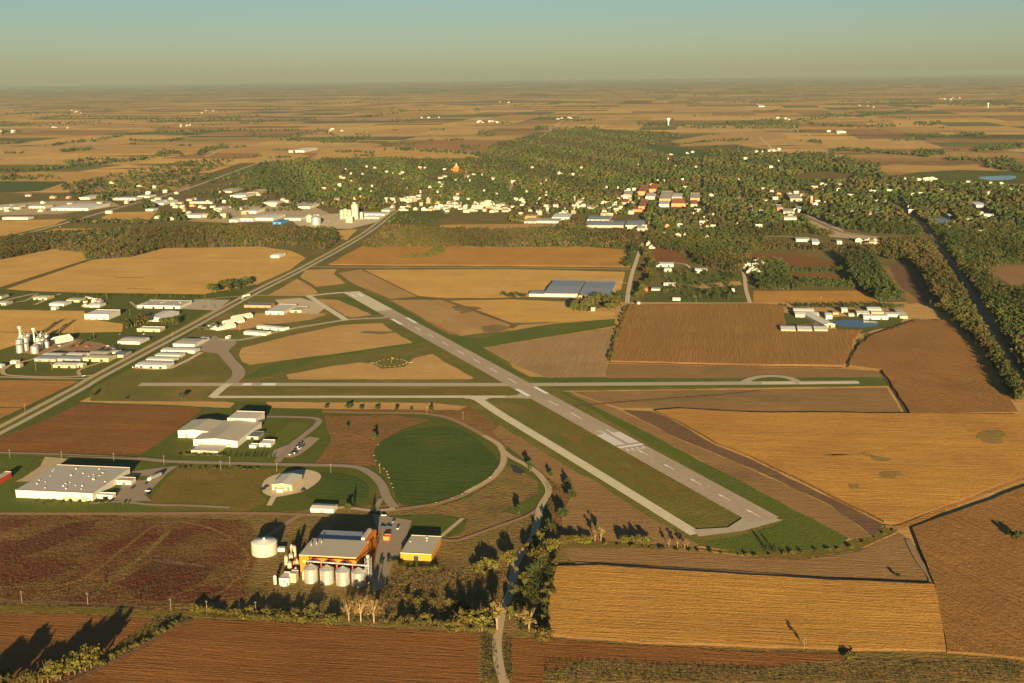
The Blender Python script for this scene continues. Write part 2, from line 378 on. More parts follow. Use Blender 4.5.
L('farmland', [(630, 302), (1090, 302), (1090, 560), (900, 545), (700, 560), (520, 380), (610, 370)], 'stubble_tan', 0, step=90)

# --- foreground fields
L('field', [(-60, 613), (75, 614), (152, 619), (140, 630), (112, 650), (90, 672), (40, 700), (-60, 720)], 'soil_brown', 1)
L('field', [(195, 619), (260, 621), (340, 625.5), (478, 634), (480, 730), (20, 730), (50, 690), (100, 668), (150, 645), (172, 629)], 'soil_brown', 1)
L('marsh', [(-60, 515), (120, 517), (250, 521), (262, 540), (258, 570), (248, 600), (140, 608), (-60, 602)], 'marsh', 1, rough=3)
L('marsh', [(125, 588), (118, 583), (150, 563), (165, 560), (215, 567), (205, 580), (180, 592), (160, 601), (135, 600)], 'marsh_red', 2, rough=3)
L('marsh', [(-60, 548), (20, 541), (70, 524), (100, 520), (85, 533), (40, 552), (0, 562), (-60, 566)], 'marsh_red', 2, rough=3)
road('path', [(-20, 588), (60, 585), (90, 575), (125, 548), (165, 522), (215, 530), (242, 548), (247, 562), (228, 588), (185, 606), (130, 612)], 4, 'scrub_red', 2)
road('path', [(90, 600), (118, 575), (150, 550), (170, 530)], 5, 'scrub', 2.5)
L('grass', [(-60, 604), (80, 606), (180, 610), (260, 612), (330, 619), (250, 619), (150, 617), (75, 613), (-60, 611)], 'lawn_yellow', 1.5)
L('grass', [(155, 620), (190, 620), (168, 629), (146, 644), (98, 668), (50, 690), (20, 700), (88, 672), (112, 651), (140, 631)], 'lawn_yellow', 1.4)
L('ditch', [(-60, 597), (30, 600), (90, 602), (155, 606), (153, 608), (88, 604.5), (30, 603), (-60, 600)], 'soil_dark', 1.6, rough=0.5)
L('ditch', [(150, 559), (165, 559.5), (205, 565), (205, 567), (180, 566), (150, 561)], 'soil_dark', 2.4, rough=1)
L('water', [(511, 465), (516, 466.5), (525, 472), (521, 474.5), (513, 472)], 'murky_water', 2.4, rough=1)
L('field', [(565, 548), (589, 545), (680, 549), (760, 558), (800, 560), (857, 552), (900, 533), (908, 539), (928, 581), (830, 577.5), (750, 572), (671, 567), (570, 561)], 'soil_dull', 1)
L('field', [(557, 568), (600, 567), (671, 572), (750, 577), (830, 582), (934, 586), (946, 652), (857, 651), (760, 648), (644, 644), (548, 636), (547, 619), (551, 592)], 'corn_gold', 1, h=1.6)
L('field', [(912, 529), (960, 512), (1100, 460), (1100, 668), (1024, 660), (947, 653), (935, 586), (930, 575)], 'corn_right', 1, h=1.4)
L('field', [(510, 639), (546, 639), (644, 646), (760, 652), (852, 655), (852, 659), (760, 668), (589, 659), (562, 667), (543, 673), (543, 730), (515, 730)], 'soil_brown', 1)
L('ground', [(543, 730), (543, 674), (562, 668), (589, 660), (760, 669), (852, 659), (1100, 668), (1100, 730)], 'scrub', 1, rough=2)
L('ground', [(481, 634), (497, 634), (505, 700), (482, 730)], 'scrub', 1)
L('grass', [(565, 548), (540, 540), (600, 541), (680, 546), (740, 552.5), (800, 552), (850, 541), (885, 527), (900, 527), (895, 533), (857, 550), (800, 559), (760, 557), (680, 548)], 'lawn_yellow', 1.2)
L('field', [(560, 530), (575, 483), (560, 470), (590, 478), (640, 512), (700, 546), (660, 545), (600, 541)], 'soil_dull', 1.3)
L('field', [(500, 425), (530, 444), (590, 480), (645, 515), (700, 547), (680, 546), (600, 512), (560, 486), (520, 456), (492, 432)], 'soil_dull', 1.32)
# --- left fields and lawns
L('field', [(10, 435), (81, 404), (150, 405.5), (203, 408), (172, 434), (140, 455), (-60, 450), (-60, 448)], 'soil_brown', 1)
L('field', [(79, 402), (92, 396), (200, 399), (235, 403), (230, 408), (204, 407), (150, 404.5)], 'stubble_tan', 1)
L('grass', [(-60, 470), (150, 470), (150, 505), (250, 513), (120, 515), (-60, 513)], 'grass_green', 0.8)
L('grass', [(142, 506), (176, 469.5), (262, 469), (305, 468.5), (270, 481), (258, 490), (268, 502), (245, 512), (160, 509)], 'lawn_yellow', 1)
L('grass', [(-60, 455), (35, 457), (25, 470), (-60, 466)], 'grass_green', 1)
L('grass', [(141, 456), (178, 433), (200, 413), (262, 403), (320, 415), (331, 441), (313, 463.5), (262, 465), (175, 461)], 'lawn', 0.9)
L('grass', [(262, 447), (290, 422), (312, 422), (282, 449), (275, 463), (185, 460), (182, 456)], 'grass_green', 1)
L('scrub', [(324, 416), (392, 415), (430, 420), (400, 430), (378, 445), (373, 457), (377, 466), (345, 466), (314, 464), (331, 442)], 'scrub_red', 1)
L('scrub', [(322, 406), (470, 404), (500, 425), (515, 448), (500, 448), (484, 436), (453, 419), (428, 413), (322, 412)], 'scrub_red', 1.05)
L('field', [(265, 402), (270, 401), (440, 402), (470, 405), (460, 410), (330, 409), (272, 408)], 'stubble_tan', 1.1)
L('scrub', [(505, 465), (528, 475), (538, 482), (538, 495), (500, 512), (450, 512), (430, 510), (470, 497), (490, 484)], 'scrub', 1)
L('scrub', [(545, 480), (575, 478), (572, 500), (560, 528), (545, 530), (549, 500)], 'scrub_red', 1)
L('grass', [(402, 433), (433, 427.5), (458, 429), (478.5, 441), (496, 458.6), (496, 469), (478.5, 486.5), (453, 497), (420, 505), (401, 504), (392, 487), (387, 471), (376, 462), (374, 452), (378, 445), (387, 438)], 'alfalfa', 2, smooth=True, rough=0.4)
L('grass', [(323.7, 473), (346.5, 475), (364, 482), (369, 491.6), (364, 499), (335, 500), (306, 497), (313, 484)], 'alfalfa', 2, smooth=True, rough=0.4)
L('grass', [(382, 517), (437, 515), (468, 520), (462, 533), (440, 539), (434, 562), (437, 570), (405, 566), (395, 560), (400, 540), (411, 524)], 'lawn', 2)
L('scrub', [(230, 512), (320, 514), (330, 520), (300, 545), (250, 600), (244, 590), (262, 545), (250, 524)], 'scrub', 1.5)
L('parking_lot', [(372, 514), (412, 521), (406, 545), (392, 565), (382, 590), (372, 592), (375, 560), (381, 535)], 'asphalt', 3)
L('parking_lot', [(268, 478), (300, 470), (318, 473), (320, 480), (305, 491), (285, 496), (272, 497), (262, 491)], 'gravel_pale', 3, smooth=True, rough=0.4)
road('path', [(275, 495), (269, 506)], 5, 'gravel_pale', 3)
L('pavement', [(110, 500), (122, 486), (128, 472), (145, 470), (160, 468), (178, 466), (160, 481), (146, 496), (152, 501), (135, 502)], 'asphalt', 3)
L('grass', [(130, 477), (150, 476), (150, 480), (138, 481)], 'grass_green', 3.3)
L('path', [(45, 457), (40, 467), (22, 479), (15, 482), (28, 482), (45, 475), (68, 459)], 'gravel', 3)
L('parking_lot', [(292, 458), (268, 457), (275, 450), (310, 437), (320, 438.5), (300, 455)], 'apron_asphalt', 3)
road('road', [(262, 417), (295, 417.5), (316, 419), (318, 424), (305, 435), (290, 447), (277, 463)], 7, 'asphalt', 4)
road('road', [(-60, 451), (0, 453.5), (62, 455.5), (137, 459), (173, 462), (260, 464.5), (308, 465.5), (352, 467), (369, 473), (381, 484), (387, 498), (395, 508.5)], 9, 'asphalt', 4)
road('road', [(395, 509.5), (372, 511), (345, 508), (336, 509)], 6, 'gravel', 4)
road('road', [(381, 499), (377, 507), (374, 511)], 5, 'asphalt', 4.1)
road('path', [(322, 412), (360, 413), (402, 413.5), (428, 414.5), (453, 420), (484, 436), (501, 448), (504, 462), (497, 473), (489, 481), (466, 494), (438, 504), (402, 509.5), (385, 512)], 7, 'dirt_track', 3.6)
road('path', [(484, 436), (500, 446), (503.5, 460), (498, 472), (488, 481), (466, 493)], 6, 'gravel', 4)
road('road', [(500, 449), (512, 458), (527, 466), (538, 474), (546, 484), (548.5, 493), (541, 506), (538, 518), (533, 538), (523, 552), (515.5, 565), (513, 580), (511, 592), (503, 610), (499, 627), (497, 645), (499, 665), (508, 695)], 6.5, 'gravel', 4)
road('path', [(540, 508), (530, 515), (515, 521), (495, 528), (470, 537), (455, 541), (440, 540)], 4.5, 'dirt_track', 3.8)
road('path', [(230, 508), (190, 506), (150, 505), (120, 502), (90, 504)], 5, 'asphalt', 3)
road('path', [(0, 514), (120, 514), (250, 513.5), (330, 516)], 6, 'dirt_track', 2.2)
road('path', [(441, 537), (463, 518.5)], 4, 'gravel', 3)
road('path', [(262, 540), (292, 520), (300, 516)], 5, 'dirt_track', 2.2)
# --- airport
L('grass', [(92, 389), (160, 353), (205, 324), (262, 291), (300, 268), (345, 285), (365, 285), (450, 335), (500, 332), (553, 324), (615, 319), (615, 326), (552, 336.5), (500, 345), (513, 368), (530, 377), (860, 376), (882, 377),
            (890, 386), (700, 389), (563, 391), (650, 434), (700, 461), (760, 491), (849, 538), (835, 549), (800, 552), (740, 553), (700, 546), (640, 512), (575, 476), (500, 428), (470, 407), (430, 403), (90, 401)], 'grass', 1)
L('grass', [(353, 289), (387, 300.6), (450, 335), (479, 338), (553, 324), (615, 319.5), (615, 326), (552, 336), (500, 344.5), (482, 348), (510, 368), (530, 378), (500, 372), (420, 328), (360, 293)], 'grass_green', 1.1)
L('grass', [(560, 392), (570, 392), (650, 434), (700, 461), (760, 491), (849, 538), (838, 548), (800, 551), (740, 552), (702, 543), (740, 535), (782, 522)], 'grass_green', 1.2)
L('grass', [(530, 377), (700, 379), (860, 377), (884, 379), (889, 386), (700, 387), (560, 388.5), (540, 386)], 'grass_green', 1.1, rough=2)
L('field', [(262, 367), (290, 358), (420, 336), (430, 342), (330, 357), (262, 378), (240, 380)], 'grass_green', 1.1)
L('grass', [(362, 297), (385, 313), (360, 317), (348, 314), (330, 302), (325, 298)], 'grass_green', 1.15)
L('field', [(318, 299), (338, 300), (372, 315), (352, 318), (345, 316)], 'stubble_tan', 1.2, rough=2)
L('field', [(268, 295.5), (297, 279), (313, 288), (318, 293), (306, 296)], 'stubble_tan', 1.3)
L('field', [(305, 270), (337, 269), (334, 274), (346, 283.5), (316, 287), (300, 277)], 'stubble_tan', 1.3)
L('field', [(338, 273), (361, 269.5), (418, 296.6), (389.6, 299), (353, 283.5)], 'stubble_diag', 1.3)
L('field', [(250, 316), (300, 307), (326, 315), (310, 320), (270, 325), (240, 330), (225, 330)], 'stubble_tan', 1.3)
L('field', [(242, 348), (289.5, 336), (342, 325), (382, 323), (392, 331), (413, 343), (342, 353), (276, 361.5), (250, 365), (242, 362), (239, 355)], 'stubble_tan', 1.3)
L('field', [(286, 375), (330, 366.5), (360, 362.5), (372, 364), (382, 369), (405, 367), (413, 358.5), (432, 354), (448, 364), (474, 378), (470, 379.5), (289, 379.5)], 'stubble_tan', 1.3)
L('field', [(483, 347.5), (500, 345.5), (553, 337), (615, 328), (606.7, 362.5), (605, 377), (547, 378), (516, 366)], 'stubble_rows', 1.3)
L('field', [(495, 395.8), (300, 392), (230, 391), (230, 388.5), (500, 388.5)], 'lawn_yellow', 1.2)
L('scrub', [(505, 400), (560, 400), (610, 440), (720, 505), (690, 512), (640, 486), (560, 436)], 'grass', 1.25)
for q in ([(532, 408), (545, 410), (592, 436), (582, 435)], [(607, 447), (616, 448), (700, 497), (722, 512), (700, 506), (650, 477)], [(560, 432), (572, 434), (640, 476), (680, 502), (660, 497)]):
    L('grass', q, 'lawn_yellow', 1.4, rough=6, step=8)
L('field', [(363, 270), (510, 269), (625, 272), (621, 290), (570, 296), (500, 298), (445, 298.6), (418, 296)], 'stubble_gold', 1)
L('field', [(390, 300), (442, 300), (480, 314), (510, 324.5), (507, 330), (461, 336), (440, 327)], 'stubble_diag', 1)
L('field', [(446, 300.8), (510, 299.5), (571, 302), (575, 310), (615, 313), (613, 318.5), (560, 322), (512, 323)], 'stubble_gold', 1)
L('field', [(519, 325), (612, 318.8), (553, 323.5), (510, 331)], 'stubble_tan', 1)
L('field', [(329, 265), (362, 247), (400, 245.5), (510, 248), (580, 247), (628, 251), (630, 267.5), (510, 266), (400, 265.5)], 'corn_gold', 1, h=2)
L('ground', [(560, 263), (562, 258.5), (572, 257), (580, 258), (575, 265)], 'lawn', 1.2)
road('road', [(308, 267), (400, 267.6), (510, 267.8), (632, 269.5)], 7, 'gravel', 3)
L('ground', [(515, 290), (520, 281.5), (548, 281), (543, 290)], 'stubble_gold', 1.6)
L('pavement', [(527, 297), (531, 290), (549, 290), (552, 279), (618, 280), (614, 298), (600, 299)], 'gravel', 1.6)
# right of the north-south road
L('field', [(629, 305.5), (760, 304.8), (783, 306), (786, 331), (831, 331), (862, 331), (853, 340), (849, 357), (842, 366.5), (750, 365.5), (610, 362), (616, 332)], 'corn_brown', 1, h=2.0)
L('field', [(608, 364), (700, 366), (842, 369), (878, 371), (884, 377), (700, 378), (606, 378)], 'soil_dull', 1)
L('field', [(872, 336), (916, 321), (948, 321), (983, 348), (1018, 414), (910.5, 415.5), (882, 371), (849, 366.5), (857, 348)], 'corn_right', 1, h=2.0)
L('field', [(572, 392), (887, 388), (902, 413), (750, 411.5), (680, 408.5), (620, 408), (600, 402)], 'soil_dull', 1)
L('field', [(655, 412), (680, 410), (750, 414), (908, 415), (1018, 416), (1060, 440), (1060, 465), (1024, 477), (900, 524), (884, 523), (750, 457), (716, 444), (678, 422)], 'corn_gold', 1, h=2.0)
L('field', [(622, 410), (652, 411.5), (678, 423), (716, 445.5), (750, 459), (884, 524.5), (873, 537), (830, 505), (750, 468), (678, 438.5)], 'soil_dark', 1)
L('field', [(566, 392), (600, 403), (622, 411), (678, 439), (750, 469), (830, 506), (873, 537), (850, 539), (760, 492), (650, 434)], 'soil_dull', 1.05)
for q in ([(862, 457), (868, 456), (880, 459), (892, 461), (888, 463), (872, 462)], [(820, 457), (850, 456.5), (866, 453.5), (864, 456.5), (845, 458)], [(878, 475), (890, 473), (903, 477), (895, 481), (882, 480)], [(978, 436), (985, 432), (998, 431.5), (1004, 438), (998, 446), (982, 444)], [(848, 487), (858, 486), (860, 491), (850, 491)]):
    pts = q
    o = L('field', q, 'damp_gold', 1, h=2.05, rough=5, step=7); 
    for v in o.data.vertices: v.co.z += 0.02
for q in ([(360, 332), (368, 331), (395, 331.5), (396, 333), (375, 334)], [(450, 308), (462, 305), (482, 309), (462, 314)], [(480, 326), (500, 325), (508, 329), (485, 334)], [(700, 369), (735, 368), (732, 373), (705, 375)], [(740, 396), (800, 394), (830, 402), (760, 402)], [(690, 390), (760, 393), (740, 397), (660, 406), (640, 404)]):
    L('field', q, 'damp_tan', 1.5, rough=6, step=9)
# mid-left fields
L('field', [(-60, 380), (79, 381), (60, 390), (10, 414), (-60, 446)], 'corn_amber', 1)
L('field', [(-60, 309), (84, 311), (87, 319), (124, 324), (122, 332), (47, 333.5), (30, 341), (0, 350), (-60, 372)], 'stubble_gold', 1)
L('field', [(-60, 262), (0, 260), (53, 249), (105, 247), (90, 258.5), (62, 267.5), (0, 288), (-60, 303)], 'stubble_gold', 1)
L('field', [(2, 290.5), (63, 269.8), (92, 259.8), (132, 257), (163, 248.5), (260, 246.5), (292, 251), (306, 258), (290, 270), (258, 284), (203, 294.5), (79, 292.7)], 'stubble_gold', 1)
L('grass', [(-60, 294), (0, 289), (60, 293), (100, 298), (150, 296), (200, 297), (120, 312), (84, 309), (-60, 307)], 'lawn', 1.1)
L('grass', [(10, 372), (20, 363), (60, 368), (85, 366), (98, 372), (75, 377), (20, 377)], 'lawn', 1.3)
L('grass', [(186, 322), (208, 313), (218, 312), (200, 324), (190, 326)], 'grass_green', 1.3)
L('field', [(232, 316), (262, 313), (300, 314), (330, 313), (300, 318), (250, 322), (235, 320)], 'stubble_tan', 1.3)
L('field', [(-60, 222), (68, 219), (53, 225.5), (0, 237), (-60, 242)], 'stubble_gold', 1)
L('field', [(21, 238.6), (55, 228.5), (158, 228.5), (242, 226), (230, 229), (87, 231.5), (40, 238.8)], 'stubble_gold', 1)
L('field', [(97.5, 220), (110.6, 212.5), (158, 211.5), (147.5, 221.5)], 'stubble_gold', 1)
L('field', [(182, 221), (200, 219), (232, 217), (229, 223)], 'stubble_tan', 1)
L('field', [(-60, 181), (68, 181.5), (40, 191), (-60, 196)], 'verdant', 1)
L('field', [(440, 225), (510, 224), (560, 224.6), (568, 229), (500, 231), (440, 231)], 'stubble_tan', 1.5)
L('field', [(332, 231), (358, 229), (347, 240), (336, 238)], 'stubble_gold', 1.5)
L('field', [(384, 225.5), (408, 230), (450, 231), (380, 231)], 'stubble_tan', 1.5)
L('field', [(384, 213), (400, 211), (440, 211), (450, 216), (430, 222), (390, 224)], 'lawn', 1.2)
L('field', [(425, 178), (450, 176), (452, 181), (430, 183)], 'lawn', 1.2)
L('field', [(308, 160.5), (325, 149), (400, 147), (483, 152), (481, 158.5), (380, 158.5)], 'stubble_gold', 1, step=120)
L('field', [(250, 161), (262, 152), (310, 155), (300, 160.5)], 'stubble_gold', 1, step=120)
L('field', [(642, 149), (650, 144.5), (703, 150), (708, 155), (703, 161), (680, 158)], 'verdant', 1.5, step=120)
L('field', [(671, 141), (724, 132), (760, 131), (790, 136), (750, 144), (680, 146.5)], 'stubble_tan', 1.5, step=120)
L('field', [(890, 177), (920, 172), (960, 170), (1060, 172), (1060, 184), (1004, 184)], 'lawn', 1.5, step=120)
L('field', [(790, 177), (820, 172), (855, 174), (850, 180), (800, 181)], 'lawn_yellow', 1.5, step=120)
L('field', [(750, 253.5), (790, 253.5), (827.6, 260), (838, 267), (782, 268), (750, 263)], 'soil_brown', 1.5)
L('field', [(782, 273), (849, 275), (844, 279), (790, 279)], 'soil_brown', 1.5)
L('field', [(753, 291), (865, 291), (881, 304), (753, 303)], 'corn_gold', 1.5)
L('field', [(655, 248), (676, 249), (690, 262), (650, 261)], 'soil_brown', 1.5)
L('grass', [(660, 272), (738, 271), (744, 284), (690, 285), (665, 280)], 'grass_green', 1.5)
L('grass', [(655, 286), (742, 286), (745, 303), (640, 302)], 'lawn', 1.5)
L('field', [(688, 285), (740, 281), (742, 285), (700, 289)], 'stubble_tan', 1.6)
L('path', [(876, 265), (889, 267), (900, 287), (924, 303), (908, 304), (893, 286)], 'soil_dull', 1.7)
L('path', [(889, 268), (905, 262), (922, 285), (930, 302), (926, 303), (901, 287)], 'soil_dark', 1.6, rough=1)  # shadow beside the bare curve, painted as a dark soil sheet
L('water', [(833, 321.5), (855, 320.5), (876, 322), (878, 325), (868, 327.5), (841, 326.5)], 'pond_water', 2.4, smooth=True, rough=0.5)
L('grass', [(826, 318), (850, 316.5), (905, 317.5), (900, 325), (880, 329), (862, 334), (855, 332), (838, 330)], 'lawn', 2.1)
L('grass', [(782, 313), (812, 314), (815, 324), (784, 325.5)], 'lawn', 2.1)
L('grass', [(846, 368), (851, 358), (855, 345), (868, 336), (885, 330), (920, 320.5), (940, 319), (915, 323), (885, 333), (870, 339), (860, 348), (853, 365)], 'lawn', 2.2)
L('water', [(927, 218), (948, 217.5), (949, 222.7), (938, 223.6)], 'pond_water', 2.4, smooth=True, rough=0.5)
L('water', [(959.5, 230), (977, 229.5), (979, 233), (961, 234)], 'pond_water', 2.4, rough=0.5)
L('water', [(980, 177), (1012, 175.7), (1016, 178), (1007, 180), (986, 180)], 'pond_water', 2.4, smooth=True, rough=0.5)
L('ground', [(985, 268), (1060, 262), (1060, 290), (1010, 285)], 'soil_dull', 1.5, step=60)
L('ground', [(858, 243), (905, 240), (932, 243), (930, 255), (905, 255)], 'scrub_red', 1.5)
L('parking_lot', [(800, 214), (822, 214), (845, 232), (880, 237), (866, 240), (830, 237), (812, 226)], 'gravel', 1.6)
L('parking_lot', [(290, 219), (330, 214), (395, 211), (378, 222), (350, 229), (300, 228)], 'gravel_pale', 1.6)
L('pavement', [(190, 219), (240, 206), (300, 200), (330, 214), (285, 222), (230, 223)], 'gravel', 1.3, rough=8)
L('pavement', [(-20, 206), (50, 201), (110, 201), (120, 206), (60, 214), (-20, 216)], 'gravel', 1.3)
L('parking_lot', [(180.6, 309), (194, 299.5), (230, 300), (216.7, 311)], 'concrete', 2)
L('pavement', [(36, 345), (50, 335), (100, 343), (122, 350), (108, 358), (60, 350), (40, 356), (14, 352)], 'dirt_track', 1.8)
L('pavement', [(275, 300), (300, 298), (328, 306), (318, 314), (290, 313)], 'gravel_pale', 1.8)

# --- runways, taxiways and roads
A = G(351.5, 292.6); B = G(765, 521); RD = (B - A).normalized(); RN = Vector((-RD.y, RD.x, 0)); RL = (B - A).length; RW = 30.0
def runway_quad(name, s0, s1, t0, t1, mat, level):
    LV[0] += 1; z = ZL(level)
    p = [A + RD * s0 + RN * t0, A + RD * s1 + RN * t0, A + RD * s1 + RN * t1, A + RD * s0 + RN * t1]
    return tag(mesh_obj(name, [(q.x, q.y, z) for q in p], [(0, 1, 2, 3)], mat), kind='structure')
S0 = (G(385, 311) - A).dot(RD)
runway_quad('runway', -4, S0, -RW / 2, RW / 2, 'concrete_light', 6)
runway_quad('runway', S0, RL, -RW / 2, RW / 2, 'runway_asphalt', 6)
L('taxiway', [(747, 511), (783, 521), (742, 532), (699, 537.5), (692, 530.5), (728, 528.5), (741, 520)], 'concrete', 5.5, rough=0)
road('taxiway', [(466, 397.8), (478, 400), (500, 414.5), (560, 451), (630, 494), (696, 535)], 12, 'concrete_light', 5.2, 3)
L('taxiway', [(462, 397), (482, 397), (490, 398.8), (484, 401), (477, 401)], 'concrete_light', 5.6, rough=0)
road('runway', [(139.6, 385), (250, 385), (380, 385.1), (505, 385.2), (560, 385), (737, 383.8), (858, 382.9)], 17, 'concrete', 5, 2)
L('runway', [(799, 383), (859, 382), (859, 384), (799, 385.2)], 'concrete_light', 5.6, rough=0)
road('taxiway', [(212, 397.6), (300, 397.5), (400, 397.4), (509, 397.4), (526, 398.2)], 11, 'concrete_light', 5.1, 2)
L('taxiway', [(505, 396.7), (517, 395.5), (524, 391), (538, 399), (530, 399.5), (505, 398.3)], 'concrete', 5.7, rough=0)
road('taxiway', [(212, 398), (222, 389), (230, 383.5)], 11, 'concrete_light', 5.3)
road('taxiway', [(222, 351), (230, 361), (238, 370), (238, 377), (230, 384)], 17, 'apron_asphalt', 5.4)
L('apron', [(198, 339), (203, 336.5), (216, 336.3), (219, 338.5), (235, 340), (237, 343.5), (229, 351), (226, 356), (219, 354.5), (205, 352.5), (198.7, 350)], 'apron_asphalt', 5, rough=0)
road('taxiway', [(141.6, 368.5), (170, 369), (202, 352.5)], 7, 'gravel_pale', 4.8, 2)
road('taxiway', [(218, 340), (240, 340.5), (262, 336), (289.5, 329.6), (329, 323), (352, 319.8), (382, 318.3), (388, 317)], 10, 'concrete', 5, 4)
road('taxiway', [(347, 292.8), (330, 294), (308, 296.3)], 11, 'concrete_light', 5.1, 2)
road('taxiway', [(308, 296), (325, 307), (346, 320.5)], 11, 'concrete_light', 5.2, 2)
road('taxiway', [(744, 382.6), (752, 379), (764, 376.9), (780, 377), (791, 379.2), (799.5, 383.4)], 11, 'concrete', 5.3, 4)
L('runway', [(762, 382.4), (794, 382.2), (796, 384.9), (762, 385)], 'concrete_light', 5.6, rough=0)
def S(px, py): return (G(px, py) - A).dot(RD)
for s0, s1 in ((S(393, 319.6), S(403, 325)), (S(521.5, 389.3), S(534.5, 396.2))):
    for sg in (-1, 1): runway_quad('runway_marking', s0, s1, sg * 12.3 - 2.6, sg * 12.3 + 2.6, 'paint_white', 7)
k = S(412, 328); e_ = S(598, 427)
while k < e_ - 10:
    if not S(518, 385) < k < S(538, 398): runway_quad('runway_marking', k, k + 26, -0.7, 0.7, 'paint_white', 7)
    k += 60
s0, s1 = S(606.5, 434.5), S(626, 445)
for i in range(6):
    for sg in (-1, 1): runway_quad('runway_marking', s0, s1, sg * (2.6 + i * 2.05), sg * (2.6 + i * 2.05 + 1.35), 'paint_white', 7)
runway_quad('runway_marking', s1 + 5, s1 + 10, -14.5, 14.5, 'paint_white', 7)
for px, py in ((645, 452.5), (671, 466.5), (698, 481), (727, 496.5), (757, 512)):      # displaced threshold arrows
    s = S(px, py); LV[0] += 1; z = ZL(7)
    pts = [(s + 13, -0.5), (s + 13, 0.5), (s, 0.5), (s, 1.9), (s - 8, 0), (s, -1.9), (s, -0.5)]
    P_ = [A + RD * a + RN * b for a, b in pts]
    tag(mesh_obj('runway_marking', [(p.x, p.y, z) for p in P_], [tuple(range(7))], 'paint_white'), kind='structure')
for t in (-9.5, -3.2, 3.2, 9.5):                                                          # short chevrons behind the threshold bar
    s = s1 + 13; LV[0] += 1; z = ZL(7)
    P_ = [A + RD * a + RN * (t + b) for a, b in ((s, 0), (s + 8, 2.2), (s + 11, 2.2), (s + 4, 0), (s + 11, -2.2), (s + 8, -2.2))]
    tag(mesh_obj('runway_marking', [(p.x, p.y, z) for p in P_], [tuple(range(6))], 'paint_white'), kind='structure')
fc = bpy.data.curves.new('runway_number', 'FONT'); fc.body = '31'; fc.size = 17; fc.align_x = 'CENTER'; fc.space_character = 1.1
o = bpy.data.objects.new('runway_number', fc); col.objects.link(o); fc.materials.append(MATS['paint_white'])
p = A + RD * S(608.5, 434.8); o.location = (p.x, p.y, 1.4); o.rotation_euler = (0, 0, math.atan2(-RD.y, -RD.x) - math.pi / 2); o.scale = (1, 1.25, 1); tag(o, kind='structure')
runway_quad('runway_marking', S(354, 294.5), S(359, 297.2), -9, -5.5, 'paint_white', 7)
runway_quad('runway_marking', S(354, 294.5), S(359, 297.2), 3, 9, 'paint_white', 7)
for x0, x1 in ((243, 252), (262, 276)): road('runway_marking', [(x0, 385), (x1, 385)], 12, 'paint_white', 7, 2)

HW = [(-80, 471), (0, 430.6), (24, 418), (76, 390), (97, 377.5), (140, 354.6), (184, 331), (229, 306.5), (260, 290), (308, 266), (355, 240), (376, 226), (392, 213), (398, 210)]
hl = spline(HW, 8)
L('grass', [(0, 434), (76, 393), (140, 357), (184, 333), (260, 292), (308, 267), (340, 248), (336, 246), (300, 266), (255, 288), (180, 327), (136, 352), (70, 388), (-10, 428)], 'grass', 1.6, rough=3)
ribbon('road', hl, 22, 'grass', 3.4)
def offset(line, d):
    out = []
    for i, p in enumerate(line):
        a = line[max(i - 1, 0)]; b = line[min(i + 1, len(line) - 1)]; t = (b - a).normalized(); out.append(p + Vector((-t.y, t.x, 0)) * d)
    return out
ribbon('road', offset(hl, 7.5), 7.5, 'gravel', 4); ribbon('road', offset(hl, -7.5), 7.5, 'concrete', 4)
road('road', [(0, 240), (50, 227.5), (126, 206), (184, 190), (260, 162.5), (290, 154), (330, 150), (400, 147)], 13, 'concrete', 4)
road('road', [(200, 300), (250, 296), (310, 296)], 5, 'gravel', 4)
road('road', [(-20, 374), (0, 371), (12, 365), (35, 359), (55, 350), (75, 342)], 6, 'gravel', 4)
road('road', [(-20, 377), (5, 377.5), (60, 379), (92, 379)], 6, 'gravel', 4.1)
road('road', [(4, 368), (3, 373), (12, 376), (60, 377.5), (98, 375.5)], 6, 'gravel', 4.2)
road('road', [(80, 376), (79, 371), (90, 366.5), (104, 362)], 5, 'gravel', 4.2)
road('road', [(645, 236), (640, 250), (636, 262), (632, 274), (629, 288), (627, 303.5)], 8, 'gravel_pale', 4)
road('road', [(738, 264), (743.7, 274), (746, 290), (750, 303.5)], 7, 'gravel_pale', 4)
road('road', [(626, 303.8), (700, 303.3), (760, 303.5), (833, 305.8), (934, 307), (1060, 309)], 6, 'gravel', 4)
road('road', [(640, 232), (644, 220), (655, 205), (660, 190)], 9, 'asphalt', 4)
road('road', [(694, 267.5), (738, 267)], 5, 'gravel', 4)
road('road', [(674, 263), (686, 265), (693, 271)], 6, 'gravel_pale', 4)
road('road', [(800, 214), (819.6, 223), (841, 232), (870, 236), (916, 238)], 9, 'rail_ballast', 4)
road('road', [(745, 237), (790, 237), (808, 243), (835, 249)], 7, 'gravel_pale', 4)
road('path', [(884, 201), (900, 208), (910.6, 214.5), (926.6, 228), (936, 243), (959, 272), (983, 313), (1007, 347), (1026, 378), (1060, 430)], 8, 'rail_ballast', 4)
road('path', [(1012, 330), (985, 306), (958, 276)], 4, 'rail_ballast', 4.1)
road('path', [(1000, 352), (1026, 381)], 5, 'gravel', 4.1)
road('road', [(540, 138), (553, 128), (562, 121), (575, 114.5), (590, 109.5)], 14, 'gravel_pale', 4)
road('road', [(530, 142), (545, 134)], 12, 'gravel', 4)
road('road', [(282, 141), (295, 136), (315, 130)], 14, 'gravel_pale', 4)
road('road', [(345, 146), (365, 140), (395, 136)], 13, 'gravel', 4)
road('road', [(205, 157), (222, 150), (232, 147)], 13, 'gravel_pale', 4)
road('road', [(759, 137), (766, 143), (773, 150)], 14, 'gravel_pale', 4)
road('road', [(793, 125), (798, 132)], 14, 'gravel_pale', 4)
road('road', [(807, 133), (813, 140)], 14, 'gravel_pale', 4)
